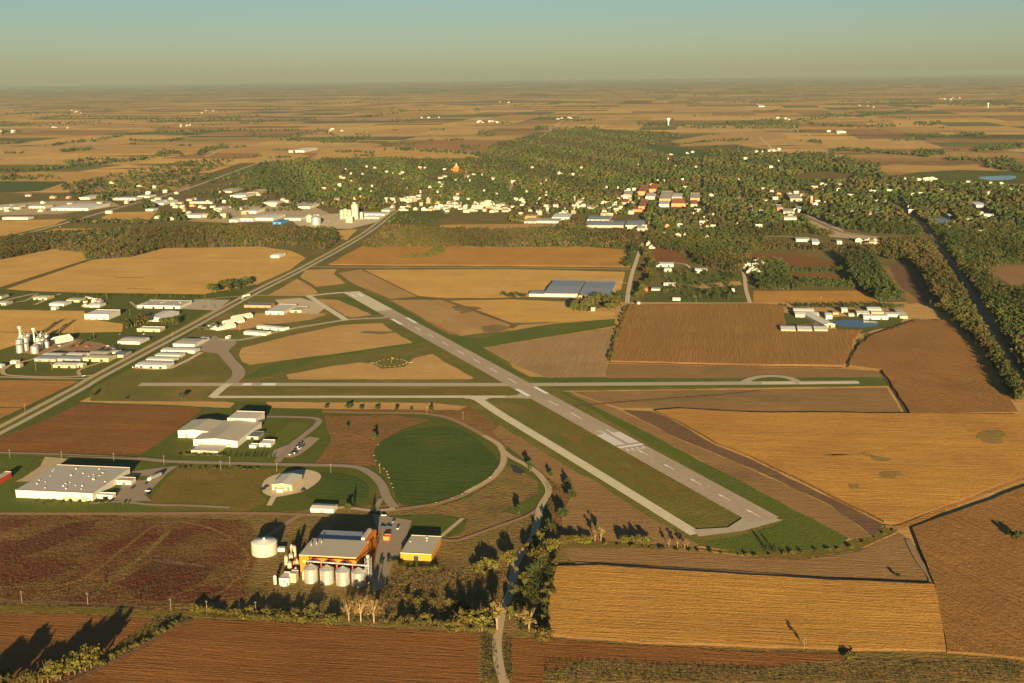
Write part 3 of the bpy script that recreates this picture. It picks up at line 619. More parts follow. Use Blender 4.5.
road('road', [(852, 169), (861, 178)], 12, 'gravel_pale', 4)
road('path', [(1060, 465), (1024, 478), (960, 503), (905, 526), (885, 527)], 7, 'corn_amber', 3)
road('path', [(908, 540), (918, 560), (932, 583), (900, 583), (830, 580), (750, 574), (671, 569.5), (575, 564)], 5, 'dirt_track', 3)
road('path', [(130, 302), (140, 310)], 5, 'gravel', 3)
road('path', [(0, 302), (20, 297), (35, 294)], 8, 'gravel', 3)
road('path', [(5, 303), (25, 301), (38, 294)], 6, 'gravel', 3)
road('path', [(35, 305), (60, 294)], 7, 'gravel', 3)
road('path', [(609, 297), (614, 283), (630, 284)], 4, 'gravel_pale', 3)
# dark drainage cuts across the fields
for q, w in ([[(0, 332.5), (40, 333)], 4], [[(45, 332), (63, 319.5)], 5], [[(60, 332), (75, 320)], 5], [[(0, 288), (50, 272), (87, 261)], 5], [[(442, 299), (480, 312), (512, 324.5)], 4], [[(363, 270), (418, 297)], 4],
             [[(418, 298), (500, 299), (571, 300)], 4], [[(0, 408), (22, 408)], 4], [[(570, 407), (640, 401), (720, 395), (760, 391)], 4], [[(115, 278), (143, 278)], 5], [[(127, 289), (154, 289.5)], 5], [[(883, 372), (900, 398), (910, 415)], 7],
             [[(655, 410.5), (750, 413), (905, 414.5)], 5], [[(609, 362.8), (750, 366.5), (842, 368)], 4], [[(-40, 453), (60, 456), (138, 458)], 3.5]):
    road('ditch', q, w, 'soil_dark', 3.1)
for q in ([(190, 620), (168, 630), (146, 645), (100, 669), (60, 688)],): road('ditch', q, 5, 'soil_dark', 2.9)

# ------------------------------------------------------------------ buildings
BOXES = []                                                  # photo boxes kept free of woodland
def building(name, cat, label, FL, FR, BR, h, rise=0.0, ridge='x', wall='white_metal', roof='grey_roof', ang=None, group=None, doors=0, wins=0, vents=0, eave=0.4, door_mat='dark_roof', over=0.25):
    a = G(FL[0], FL[1], h); b = G(FR[0], FR[1], h); c = G(BR[0], BR[1], h); d = a + c - b
    ex = EX if ang is None else Vector((math.cos(ang), math.sin(ang), 0)); ey = Vector((-ex.y, ex.x, 0))
    ctr = (a + c) / 2; w = abs((b - a).dot(ex)); dp = abs((c - b).dot(ey))
    if ang is None:
        w = max(abs((b - a).dot(ex)), 2.5); dp = max(abs((c - b).dot(ey)), 4)
    return building_at(name, cat, label, ctr.x, ctr.y, w, dp, h, rise, ridge, wall, roof, math.atan2(ex.y, ex.x), group, doors, wins, vents, eave, door_mat)
def building_at(name, cat, label, cx, cy, w, dp, h, rise, ridge, wall, roof, rz, group=None, doors=0, wins=0, vents=0, eave=0.4, door_mat='dark_roof'):
    if not doors and not wins and w > 9 and h >= 3.5 and dp > 5 and name not in ('church',): doors = min(4, max(1, int(w / 13))); door_mat = random.choice(['dark_roof', 'steel', 'grey_roof', 'dark_glass'])
    root = empty(name, (cx, cy, 0), rz); tag(root, label, cat, group)
    x, y = w / 2, dp / 2; m = MB()
    v = [(-x, -y, 0), (x, -y, 0), (x, y, 0), (-x, y, 0), (-x, -y, h), (x, -y, h), (x, y, h), (-x, y, h)]
    f = [(0, 1, 5, 4), (1, 2, 6, 5), (2, 3, 7, 6), (3, 0, 4, 7)]
    if rise > 0:
        if ridge == 'x':
            v += [(-x, 0, h + rise), (x, 0, h + rise)]; f += [(5, 6, 9), (7, 4, 8)]
        else:
            v += [(0, -y, h + rise), (0, y, h + rise)]; f += [(4, 5, 8), (6, 7, 9)]
    m.add(v, f); m.obj('wall', wall, root)
    r = MB(); e = eave; t = 0.22
    if rise > 0:
        k = rise / (y if ridge == 'x' else x)
        if ridge == 'x': prof = [(-y - e, h - k * e), (0, h + rise), (y + e, h - k * e)]
        else: prof = [(-x - e, h - k * e), (0, h + rise), (x + e, h - k * e)]
        L_ = (x if ridge == 'x' else y) + e
        vs = []
        for s in (-L_, L_):
            for q, z in prof: vs.append((s, q, z + 0.03) if ridge == 'x' else (q, s, z + 0.03))
            for q, z in prof: vs.append((s, q, z + t) if ridge == 'x' else (q, s, z + t))
        fs = [(0, 1, 7, 6), (1, 2, 8, 7), (3, 9, 10, 4), (4, 10, 11, 5), (0, 6, 9, 3), (2, 5, 11, 8), (0, 3, 4, 1), (1, 4, 5, 2), (6, 7, 10, 9), (7, 8, 11, 10)]
        r.add(vs, fs)
    else:
        r.box(-x - e * .5, -y - e * .5, h + 0.02, x + e * .5, y + e * .5, h + 0.25)
        r.box(-x - e * .5, -y - e * .5, h + 0.25, x + e * .5, -y - e * .5 + .3, h + 0.6); r.box(-x - e * .5, y + e * .5 - .3, h + 0.25, x + e * .5, y + e * .5, h + 0.6)
    ro = r.obj('roof', roof, root)
    for i in range(doors):
        q = -x + w * (i + 0.6) / (doors + 0.2); dw = min(4.0, w / (doors + 1) * 0.5); dh = min(h * 0.75, 4.2)
        MB().box(q - dw / 2, -y - 0.12, 0, q + dw / 2, -y - 0.02, dh).obj('door', door_mat, root)
    for i in range(wins):
        q = -x + w * (i + 0.5) / wins; ww = min(1.8, w / wins * 0.45)
        MB().box(q - ww / 2, -y - 0.10, h * .35, q + ww / 2, -y - 0.02, h * .35 + 1.5).obj('window', 'dark_glass', root)
    for i in range(vents):
        q = random.uniform(-x * .9, x * .9); p = random.uniform(-y * .85, y * .85); s = random.uniform(.35, .65); z0 = h + .2 + (rise * (1 - abs(p) / y) if ridge == 'x' else rise * (1 - abs(q) / x)) * (rise > 0)
        vm = MB(); vm.box(q - s, p - s, z0 - .1, q + s, p + s, z0 + s * 1.3); vm.box(q - s * 1.2, p - s * 1.2, z0 + s * 1.3, q + s * 1.2, p + s * 1.2, z0 + s * 1.5)
        vm.obj('roof_vent', 'pale_roof', ro)
    return root
Bd = building
BG = 'warehouse'
# foreground white warehouse and its yard
r = Bd('warehouse', 'warehouse', 'very long low white warehouse with a wide grey flat roof dotted with vents, left foreground', (17.4, 490.4), (93.9, 494), (127.9, 468), 7, wall='white_metal', roof='grey_roof', vents=26, doors=0, wins=0)
Bd('office_annex', 'annex', 'low tan canopy annex against the front right corner of the long white warehouse', (66, 497), (86, 499), (87, 496), 3.2, wall='cream_metal', roof='pale_roof', doors=2)
Bd('loading_shed', 'shed', 'small white shed with tan roof beside the right wall of the long warehouse', (118, 480.5), (132, 481.5), (134, 478), 4, wall='white_metal', roof='tan_roof', doors=1)
Bd('storage_shed', 'shed', 'narrow white shed by the front right corner of the long warehouse', (98, 495), (113, 496), (114.5, 493.5), 3.5, wall='white_metal', roof='white_roof', doors=1)
Bd('red_barn', 'barn', 'dark red metal building cut by the left edge of the photo, beside the gravel drive', (-12, 483), (1.5, 479), (12.5, 470), 5.5, ang=R(-8.9), wall='red_wall', roof='grey_roof')
# factory by the crossroad
Bd('factory_hall', 'factory', 'left hall of the cream factory, separate white front and tan low gable roof', (180, 430.5), (210, 432), (221, 421), 8, rise=1.6, ridge='y', wall='white_metal', roof='tan_roof')
Bd('factory_hall', 'factory', 'central front hall of the cream factory, widest white gable face behind the row of conifers', (199, 439), (241, 442.2), (256, 422.5), 7, rise=2.0, ridge='y', wall='white_metal', roof='tan_roof', wins=0)
Bd('factory_hall', 'factory', 'tall rear hall of the cream factory with a grey flat roof and bright right wall', (228, 418), (255, 419.6), (264, 412.5), 10.5, wall='white_metal', roof='pale_roof')
Bd('factory_annex', 'annex', 'low flat-roofed annex in front of the central hall of the cream factory', (194, 450.5), (220, 452), (223, 445.5), 2.5, wall='cream_metal', roof='grey_roof', doors=3)
Bd('factory_shed', 'shed', 'small white shed at the right side of the cream factory beside the lawn', (260, 443.5), (271, 444.5), (274, 440.5), 3.5, wall='white_metal', roof='white_roof', doors=1)
Bd('factory_shed', 'shed', 'small flat silver equipment shed tucked behind the right wall of the central factory hall', (247, 436), (259, 437), (263, 432), 3.5, wall='galvanised', roof='dark_roof')
Bd('factory_shed', 'shed', 'tiny white gatehouse by the factory lawn path', (250, 445.5), (256, 446), (257, 444), 2.8, wall='white_metal', roof='white_roof')
# fire-hall like shop on its own gravel pad
Bd('workshop', 'workshop', 'cream metal workshop with pale gable roof standing alone on an oval gravel pad', (273, 484.5), (293, 485.6), (301, 475.2), 6, rise=1.4, ridge='y', wall='cream_metal', roof='pale_roof', doors=3, wins=0)
Bd('workshop_porch', 'shed', 'tiny white porch shed in front of the workshop on the gravel pad', (277, 489.5), (283, 490), (284, 487.8), 3, wall='white_metal', roof='white_roof')
Bd('long_shed', 'shed', 'small long white shed with grey roof in front of the green half circle lawn', (311.5, 508.5), (334.5, 509.5), (336.5, 504.5), 3.6, rise=.8, wall='white_metal', roof='pale_roof')

# feed mill: orange building with silos
def plant():
    h = 14.0
    a = G(299.3, 555.2, h); b = G(356.4, 557.6, h); c = G(366.7, 541, h)
    w = (b - a).dot(EX); d1 = (c - b).dot(EY); e = G(377.7, 529.8, h); d2 = (e - b).dot(EY)
    root = empty('feed_mill', (a.x, a.y, 0), GA)
    tag(root, 'large orange mill with grey roof and maroon bays behind the silver silos', 'mill')
    MB().box(0, 0, 0, w, d1, h).obj('front_hall', 'orange_wall', root)
    MB().box(w * .02, d1 + .02, 0, w * 1.0, d2, h - 2.5).obj('rear_hall', 'orange_wall', root)
    MB().box(-.3, -.3, h + .02, w + .3, d1 + .3, h + .5).obj('roof', 'tan_roof', root)
    MB().box(w * .02 - .3, d1 + .35, h - 2.48, w - 3, d2 + .3, h - 2.1).obj('rear_roof', 'blue_roof', root)
    MB().box(w - 2.95, d1 + .35, h - 2.48, w + .3, d2 + .3, h + .4).obj('parapet', 'orange_wall', root)
    for i in range(3):
        x0 = w * (0.16 + i * 0.275); x1 = x0 + w * .22; xm = (x0 + x1) / 2
        MB().add([(x0, -.12, 2), (x1, -.12, 2), (x1, -.12, 10.5), (xm, -.12, 13), (x0, -.12, 10.5), (x0, -.02, 2), (x1, -.02, 2), (x1, -.02, 10.5), (xm, -.02, 13), (x0, -.02, 10.5)],
                 [(0, 1, 2, 3, 4), (1, 6, 7, 2), (2, 7, 8, 3), (3, 8, 9, 4), (4, 9, 5, 0)]).obj('bay_panel', 'maroon_panel', root)
    MB().box(w + .02, d1 * .1, 0, w + 5, d1 * .95, 5.5).obj('side_annex', 'maroon_panel', root)
    MB().box(w - 6, d1 + 2, h - 2.08, w - 3.2, d2 - 2, h + 2.2).obj('stair_tower', 'grey_roof', root)
    for i in range(3): MB().lathe([(.5, h + .5), (.5, h + 2.4), (.9, h + 2.5), (.1, h + 3)], w * (.08 + .07 * i), d1 * (.55 + .1 * i), 10).obj('roof_vent', 'galvanised', root)
    MB().box(w * .06, -.1, 8, w * .11, -.02, 10).obj('window', 'straw', root)
    MB().box(-8, 6, 0, -.1, 16, 6).obj('side_annex', 'brick', root)
plant()
SIL = [(311.5, 581.5), (327.4, 582.6), (343.3, 584), (359, 585.2)]
SN = ['first from the left', 'second from the left', 'third from the left', 'last on the right']
for i, (px, py) in enumerate(SIL):
    p = G(px, py - .6); root = empty('grain_silo', (p.x, p.y, 0)); tag(root, 'silver grain silo before the orange mill, %s in its row' % SN[i], 'silo', 'silver silos in front of the orange mill')
    r_ = 5.6
    MB().lathe([(r_ + .2, 0), (r_ + .2, .6), (r_, .62), (r_, 11)], n=36).obj('wall', 'galvanised', root, smooth=False)
    MB().lathe([(r_ + .15, 11.02), (1.0, 13.8), (.8, 14.1)], n=36).obj('roof', 'galvanised', root)
    lm = MB()
    for k in range(12): lm.box(r_ * .7 + .1, -r_ * .75 - .25, .5 + k * .9, r_ * .7 + .8, -r_ * .75 - .15, .6 + k * .9)
    lm.box(r_ * .7 + .05, -r_ * .75 - .28, 0, r_ * .7 + .15, -r_ * .75 - .12, 11); lm.box(r_ * .7 + .8, -r_ * .75 - .28, 0, r_ * .7 + .9, -r_ * .75 - .12, 11)
    lm.obj('ladder', 'steel', root)
# conveyor gallery and bucket elevator
a = G(311.5, 579.3); b = G(359, 583); rt = empty('conveyor', (a.x, a.y, 0), math.atan2((b - a).y, (b - a).x)); tag(rt, 'straight enclosed conveyor gallery running over the tops of the four silver silos', 'conveyor')
Lc = (b - a).length + 9
MB().box(-3, -.7, 14.6, Lc, .7, 15.5).obj('gallery', 'galvanised', rt)
for i in range(8): MB().box(i * Lc / 8 - .15, -.6, 14.2, i * Lc / 8 + .15, .6, 14.58).obj('brace', 'steel', rt)
MB().box(Lc - 3.4, 1.02, 0, Lc - 2.9, 1.5, 15.2).obj('support', 'steel', rt); MB().box(-2.9, 1.02, 0, -2.4, 1.5, 15.2).obj('support', 'steel', rt)
p = G(369, 583); rt = empty('bucket_elevator', (p.x, p.y, 0), GA); tag(rt, 'grey lattice bucket elevator tower right of the four silver silos', 'elevator tower')
MB().box(-.6, -.5, 0, .6, .5, 21).obj('shaft', 'steel', rt); MB().box(-1.2, -.9, 21.02, 1.2, .9, 23).obj('head', 'galvanised', rt)
fm_ = MB()
for z in range(0, 21, 3):
    fm_.tube((-2, -2, z), (2, -2, z + 3), .12, .12, 4); fm_.tube((2, -2, z), (2, 2, z + 3), .12, .12, 4); fm_.tube((-2, 2, z), (-2, -2, z + 3), .12, .12, 4)
for sx in (-2, 2):
    for sy in (-2, 2): fm_.tube((sx, sy, 0), (sx, sy, 21), .2, .2, 4)
fm_.obj('frame', 'steel', rt)
# process equipment left of the mill
pts = [(295, 562, 1.5, 13), (291.5, 566, 1.8, 10), (297.5, 571, 1.3, 9), (290, 572, 1.8, 8), (286.5, 566, 1.5, 8), (296, 577, 1.3, 7), (303.5, 581, 1.0, 7), (292, 556, 1.3, 9)]
LB = ['tallest slim white process tower touching the left wall of the orange mill', 'stout white process tank second back from the mill corner', 'white process tank beside the mill wall, half way down', 'white process tank behind the flat cube shed', 'slim cream process tank at the left side of the tank cluster',
      'thin white process tank in the gap before the orange wall', 'small silver tank in the corner between mill and first silo', 'white rear process tank at the back left corner of the orange mill']
for (px, py, r_, hh), lb in zip(pts, LB):
    p = G(px, py); rt = empty('process_tank', (p.x, p.y, 0)); tag(rt, lb, 'tank')
    MB().lathe([(r_, 1.5), (r_, hh)], n=18).obj('shell', 'house_tan', rt); MB().lathe([(r_ + .1, hh + .02), (.3, hh + 1.4)], n=18).obj('top', 'galvanised', rt)
    for q in range(4): MB().tube((r_ * .8 * math.cos(q * 1.57), r_ * .8 * math.sin(q * 1.57), 0), (r_ * .8 * math.cos(q * 1.57), r_ * .8 * math.sin(q * 1.57), 1.48), .18, .18, 5).obj('leg', 'steel', rt)
Bd('boiler_house', 'shed', 'cube shaped white shed with dark roof at the left of the silo row', (280, 578.5), (289, 579.5), (293, 573), 5, wall='white_metal', roof='pale_roof', doors=1)
Bd('boiler_house', 'shed', 'blue grey panelled box with white door in front of the cube shaped white shed', (280.5, 582.5), (287.5, 583), (288.3, 580.5), 3, wall='blue_roof', roof='white_roof', doors=1, door_mat='car_white')
Bd('boiler_house', 'shed', 'tall narrow cream box between the cube shed and the silver silos', (290, 574), (296, 574.6), (297.5, 571), 7, wall='cream_metal', roof='grey_roof')
p = G(275.3, 584); rt = empty('process_tank', (p.x, p.y, 0)); tag(rt, 'slim white tank standing alone left of the blue grey box', 'tank'); MB().lathe([(1.3, 0), (1.3, 6.5)], n=16).obj('shell', 'concrete_silo', rt); MB().lathe([(1.35, 6.52), (.2, 7.2)], n=16).obj('top', 'white_roof', rt)
# big storage tank
p = G(264.8, 553); rt = empty('storage_tank', (p.x, p.y, 0)); tag(rt, 'huge cream cylindrical storage tank alone left of the orange mill', 'tank')
MB().lathe([(10.5, 0), (10.5, 10)], n=48).obj('shell', 'concrete_silo', rt); MB().lathe([(10.55, 10.02), (9.5, 10.5), (.8, 12.1)], n=48).obj('roof', 'white_roof', rt)
MB().lathe([(.9, 12.1), (.9, 13.2), (.2, 13.5)], n=12).obj('hatch', 'white_roof', rt); MB().box(10.2, 2, 0, 16, 6, 3.2).obj('pump_box', 'white_metal', rt)
Bd('mill_store', 'store', 'detached yellow orange store with flat grey roof, right of the mill across the yard', (400.7, 553.2), (431.5, 554.6), (441, 536.9), 6, wall='amber_wall', roof='tan_roof', vents=3)
Bd('small_kiosk', 'shed', 'small orange red kiosk at the back right corner of the mill yard', (384, 537), (389.5, 537.5), (390, 535), 3, wall='orange_paint', roof='orange_paint')

# airport hangars
AG = 'white row hangars by the highway'
for lb, q, hh in (('front and largest of the long white hangars, beside the small red aircraft', ((138.4, 365), (169, 366), (171, 361.5)), 4.5), ('second long white hangar counted from the grass runway end', ((148, 359.3), (175, 360.2), (177, 357)), 3.8),
                  ('third long white hangar, between two others in the row', ((156.8, 355.2), (181.6, 356), (183.3, 353)), 3.8), ('rearmost and longest of the four long white hangars, next to the grey roofed big hangar', ((163, 350), (196, 351.2), (198, 348)), 3.8)):
    Bd('row_hangar', 'hangar', lb, *q, hh, rise=.6, group=AG, wall='white_metal', roof='white_roof', doors=0, wins=0)
Bd('hangar', 'hangar', 'big square hangar with white walls and grey roof at the end of the apron', (175.5, 343.6), (196, 344.6), (202, 339), 6, rise=.6, wall='white_metal', roof='grey_roof')
Bd('terminal_shed', 'hangar', 'low white building with blue grey roof behind the big square hangar, at the apron edge', (195, 342), (203, 342.3), (207, 337.5), 4, wall='white_metal', roof='blue_roof')
Bd('hangar', 'hangar', 'white long hangar right of the taxiway start, left one of a pair', (247, 331.5), (266, 334), (268, 331.5), 4.2, rise=.8, ang=R(-20), wall='white_metal', roof='pale_roof')
Bd('hangar', 'hangar', 'white narrow hangar nearest the connecting taxiway, right one of a pair', (261, 325.5), (283, 329.6), (285, 327.4), 4.2, rise=.8, ang=R(-26), wall='white_metal', roof='pale_roof')
for lb, x, y in (('nearest of three small barn hangars in a slanted line', 224.5, 328.5), ('middle one of three small barn hangars in a slanted line', 233.5, 323.2), ('farthest of three small barn hangars in a slanted line', 242, 318.5)):
    p = G(x, y); building_at('barn_hangar', 'barn', lb, p.x, p.y, 13, 34, 4, 3, 'y', 'white_metal', 'pale_roof', R(-42), 'three small barns in a slanted line')
p = G(211.5, 328.5); building_at('blue_barn', 'barn', 'small blue roofed barn among trees beside the highway', p.x, p.y, 14, 16, 4.5, 3, 'y', 'blue_roof', 'blue_roof', GA)
Bd('wind_shed', 'shed', 'tiny white shed by the north edge of the apron', (226.5, 337), (229.5, 337.3), (230, 336), 3, wall='white_metal', roof='white_roof')
Bd('depot', 'depot', 'long white building with a vent studded grey roof behind the concrete parking lot', (141, 305.3), (183, 306.5), (188, 301), 4.5, wall='white_metal', roof='grey_roof', vents=14)
Bd('depot', 'depot', 'white roofed hall surrounded by round trees near the highway', (148, 317.8), (163, 319), (178, 311.8), 5, rise=1.2, ridge='y', wall='white_metal', roof='white_roof')
Bd('depot', 'depot', 'low cream shed with two sections in front of the round trees near the highway', (140, 328.6), (161, 330), (162, 327.4), 4, wall='cream_metal', roof='pale_roof', doors=2)
Bd('store', 'store', 'orange brick store with dark roof across the highway from the parking lot', (247, 304.6), (271, 306.4), (272, 304), 4, wall='brick_orange', roof='dark_roof')
Bd('store', 'store', 'white store with large pale roof beside the orange brick store', (271, 311), (287, 312.6), (291, 305), 5, wall='white_metal', roof='pale_roof', doors=2)
Bd('store', 'store', 'low pinkish shed in the gravel yard right of the white store', (293, 310), (303, 311), (305, 307), 4, wall='house_tan', roof='tan_roof')
Bd('big_box_hall', 'hall', 'tall bright white block hall alone in the field left of the highway', (86, 314.3), (109, 315.2), (118.5, 310.3), 8, wall='white_metal', roof='white_roof')
YG = 'sheds of the yard behind the white block hall'
for lb, q, hh, wm, rm in (('long white shed in the middle of the cluttered yard', ((52.7, 303.5), (65, 304.5), (68, 301.5)), 4, 'white_metal', 'white_roof'), ('pale shed with grey roof at the left edge of the cluttered yard', ((37, 297.6), (49, 298.4), (50.5, 295.6)), 4, 'cream_metal', 'pale_roof'),
    ('cream shed at the back of the cluttered yard', ((70, 299.8), (81, 300.6), (82, 298)), 4, 'cream_metal', 'tan_roof'), ('tiny cube white shed at the front of the cluttered yard', ((53, 307.6), (56.8, 307.9), (57.2, 306.4)), 4, 'white_metal', 'white_roof'),
    ('low white shed at the right of the cluttered yard', ((91, 304.8), (101, 305.6), (103, 303)), 4, 'white_metal', 'white_roof'), ('white house at the far left field edge', ((-3, 303), (8, 303.5), (10, 301)), 4, 'house_white', 'pale_roof'), ('small cream house at the left field edge path', ((-2, 296), (4, 296.5), (5, 294)), 5, 'house_white', 'shingle')):
    Bd('yard_shed', 'shed', lb, *q, hh, rise=.8, wall=wm, roof=rm)
for i in range(26):
    x = random.uniform(78, 102); y = random.uniform(297.5, 307.5) if x < 96 else random.uniform(300, 305); p = G(x, y)
    building_at('clutter_shed', 'shed', 'tiny shed in the cluttered yard behind the white block hall', p.x, p.y, random.uniform(3, 8), random.uniform(4, 9), random.uniform(2, 4), .6, 'x', random.choice(['white_metal', 'house_white', 'house_cream', 'steel', 'brick']), random.choice(['white_roof', 'dark_roof', 'tan_roof']), GA + random.uniform(-.3, .3), YG)
# grain elevator yard
GY = 'sheds in the yard of the grain bins'
for lb, q, hh, wm, rm in (('long grey roofed shed, left front one, next to the grain bins', ((37, 358.3), (56, 359.6), (60, 356)), 4, 'galvanised', 'blue_roof'), ('long grey roofed shed behind the left front one', ((45, 354.5), (62, 355.6), (64, 353)), 4, 'galvanised', 'grey_roof'),
    ('long grey roofed shed in the centre of the bin yard', ((60, 358.2), (81, 359.6), (85, 356)), 4, 'galvanised', 'blue_roof'), ('pale roofed shed behind the central grey shed', ((68, 354.3), (83, 355.2), (86, 352.5)), 4, 'white_metal', 'grey_roof'),
    ('cream fronted office nearest to the curving drive', ((56, 364.6), (77, 366), (79, 362.6)), 4, 'cream_metal', 'pale_roof'), ('small cream shed right of the cream fronted office', ((78.5, 364.6), (84, 365.1), (84.6, 363)), 4, 'cream_metal', 'white_roof'),
    ('widest tan shed with mustard wall beside the highway slope', ((86, 357.6), (110, 359), (113, 355)), 5, 'cream_metal', 'tan_roof'), ('pale shed behind the widest tan shed', ((90, 353.8), (108, 354.8), (111, 351)), 5, 'cream_metal', 'tan_roof'),
    ('white shed near the highway right of the tan sheds', ((109, 352.5), (117, 353), (119, 350)), 4, 'white_metal', 'pale_roof'), ('low pale shed beside the highway above the tan sheds', ((121, 341), (141, 342.4), (146, 337.5)), 4, 'white_metal', 'pale_roof'),
    ('grey shed at the roadside below the tan sheds', ((117, 354.5), (126, 355.2), (128, 351)), 4, 'galvanised', 'dark_roof'), ('small white shed left of the front drive', ((12, 361.5), (17, 361.9), (18, 360)), 3.4, 'white_metal', 'white_roof'),
    ('tiny pale shed at the bend of the front drive', ((17.5, 365), (21, 365.3), (21.5, 363.6)), 4, 'cream_metal', 'pale_roof'), ('white shed at the far left edge of the photo below the bins', ((-3, 365.3), (2.5, 365.7), (3, 364)), 3.5, 'white_metal', 'white_roof')):
    Bd('yard_shed', 'shed', lb, *q, hh, rise=1.0, wall=wm, roof=rm, group=GY)
p = G(62, 341.5); building_at('arched_store', 'store', 'white arched store shed behind the grain bins', p.x, p.y, 19, 26, 4, 5, 'y', 'white_metal', 'white_roof', R(-35))
def bin_(px, py, r_, hh, label, group, mat='galvanised', name='grain_bin'):
    p = G(px, py); rt = empty(name, (p.x, p.y, 0)); tag(rt, label, 'grain bin', group)
    MB().lathe([(r_, 0), (r_, hh)], n=24).obj('wall', mat, rt); MB().lathe([(r_ + .15, hh + .02), (.6, hh + r_ * .5), (.5, hh + r_ * .5 + .5)], n=24).obj('roof', mat if mat != 'galvanised' else 'galvanised', rt)
for i, (x, y, r_, hh) in enumerate([(20, 352.5, 4.8, 11), (26, 350.5, 4.4, 10), (19.5, 347.5, 4.8, 12), (26, 345.5, 4.4, 12), (22, 342.5, 4.6, 12), (28, 341.5, 3.8, 11)]):
    bin_(x, y, r_, hh, ['front left', 'front right', 'middle left', 'middle right', 'rear left', 'rear right'][i] + ' grain bin of the left cluster of six silver bins', 'left cluster of grain bins')
for i, (x, y, r_, hh) in enumerate([(35, 353, 5.6, 10), (40, 349.5, 4.4, 11), (38, 345, 4.2, 11), (43.5, 345.5, 4, 10), (47, 347.5, 3.6, 9), (42, 340.5, 4, 11), (47, 341.5, 4, 10)]):
    bin_(x, y, r_, hh, ['widest front', 'second row left', 'third row left', 'third row middle', 'rightmost front', 'rear left', 'rear right'][i] + ' grain bin of the right cluster of seven bins', 'right cluster of grain bins')
for lb, x, y, hh in (('tallest slim grain leg tower in the left cluster of bins', 21.2, 345.5, 26), ('slim grain leg tower in the right cluster of bins', 35, 346, 24)):
    p = G(x, y); rt = empty('elevator_shaft', (p.x, p.y, 0), GA); tag(rt, lb, 'elevator tower'); MB().box(-.9, -.7, 0, .9, .7, hh).obj('shaft', 'white_metal', rt); MB().box(-2, -1.4, hh + .02, 2, 1.4, hh + 3).obj('head', 'white_metal', rt)
    MB().tube((0, 0, hh + 1), (8, 3, hh * .5), .3, .3, 6).obj('spout', 'steel', rt)

# barns by the north-south road
Bd('livestock_barn', 'barn', 'large blue grey roofed barn, left one of two behind the round trees', (546.5, 292.8), (579, 294.5), (583, 281.5), 5.5, rise=1.5, ridge='x', wall='house_tan', roof='blue_roof')
Bd('livestock_barn', 'barn', 'large blue grey roofed barn, right one of two beside the farm lane', (580.5, 295), (611.5, 296.8), (614.3, 282.6), 5.5, rise=1.2, ridge='x', wall='house_tan', roof='blue_roof')
Bd('long_barn', 'barn', 'long low white walled barn in front of the two blue grey roofed barns', (529.5, 293.2), (575, 295.4), (577, 292), 4.5, rise=.8, wall='white_metal', roof='blue_roof')
FGp = 'buildings of the farms along the road'
for lb, q, hh, wm, rm in (('long bright white barn behind the farm trees', ((656, 263.8), (673, 265), (674, 262.6)), 5, 'white_metal', 'white_roof'), ('white gabled farm shed beside the pale lane', ((664, 269), (671, 269.6), (672, 267.6)), 6, 'white_metal', 'white_roof'),
    ('white box barn at the end of the pale lane', ((694, 269.6), (706.5, 270.6), (708, 268.6)), 6, 'white_metal', 'white_roof'), ('low white shed in the middle of the green farm plots', ((663.5, 283.6), (675, 284.4), (675.8, 283)), 4, 'white_metal', 'white_roof'),
    ('low white trailer shed at the bottom of the farm plots', ((672.5, 298.6), (680, 299.1), (680.6, 297.9)), 3.4, 'white_metal', 'white_roof'), ('small dark red barn behind the roadside trees', ((642.5, 288.5), (647.5, 288.9), (648, 287)), 5, 'brick', 'brick'),
    ('tiny white shed among the green plots near the second lane', ((731.5, 289.5), (734.5, 289.7), (735, 288.6)), 4, 'white_metal', 'white_roof'), ('blue grey roofed house right of the small dark red barn', ((651, 288.6), (660, 289.1), (661, 287.2)), 3.5, 'house_white', 'blue_roof'),
    ('tiny white house under the big trees between the two blue roofed barns and the road', ((591, 308.6), (595, 308.8), (595.5, 307.4)), 4, 'house_white', 'white_roof'), ('cream small house beside the north-south road woods', ((646, 267), (651, 267.4), (652, 266)), 4, 'house_white', 'pale_roof')):
    Bd('farm_shed', 'shed', lb, *q, hh, rise=1.2, wall=wm, roof=rm)
p = G(638.5, 305); rt = empty('grain_bin', (p.x, p.y, 0)); tag(rt, 'single silver grain bin at the corner of the brown field and the road', 'grain bin'); MB().lathe([(4, 0), (4, 5)], n=24).obj('wall', 'galvanised', rt); MB().lathe([(4.15, 5.02), (.5, 7)], n=24).obj('roof', 'galvanised', rt)
# care home complex and ranch
for lb, x0, x1 in (('left one of the three identical low wings facing the brown field', 780.5, 795), ('middle one of the three identical low wings facing the brown field', 797, 811.5), ('right one of the three identical low wings facing the brown field', 813.5, 827)):
    Bd('residence_wing', 'house', lb, (x0, 329.6), (x1, 330.2), (x1 - .5, 325.6), 4.2, rise=1.8, ridge='x', wall='house_white', roof='pale_roof', group='three low wings facing the brown field', wins=6, doors=0)
p = G(818, 321.5); building_at('long_wing', 'house', 'long slanting pale wing joining the low wings to the rear buildings', p.x, p.y, 17, 92, 4.5, 2, 'y', 'house_white', 'white_roof', R(8))
Bd('rear_wing', 'house', 'pale rear building left of the round pond, front one of two', (794, 314.4), (818, 315.4), (819, 312), 4.5, rise=1.5, wall='house_white', roof='white_roof')
Bd('rear_wing', 'house', 'pale rear building left of the round pond, back one of two', (792.5, 310.3), (813, 311.2), (814, 308.4), 4.5, rise=1.5, wall='house_white', roof='white_roof')
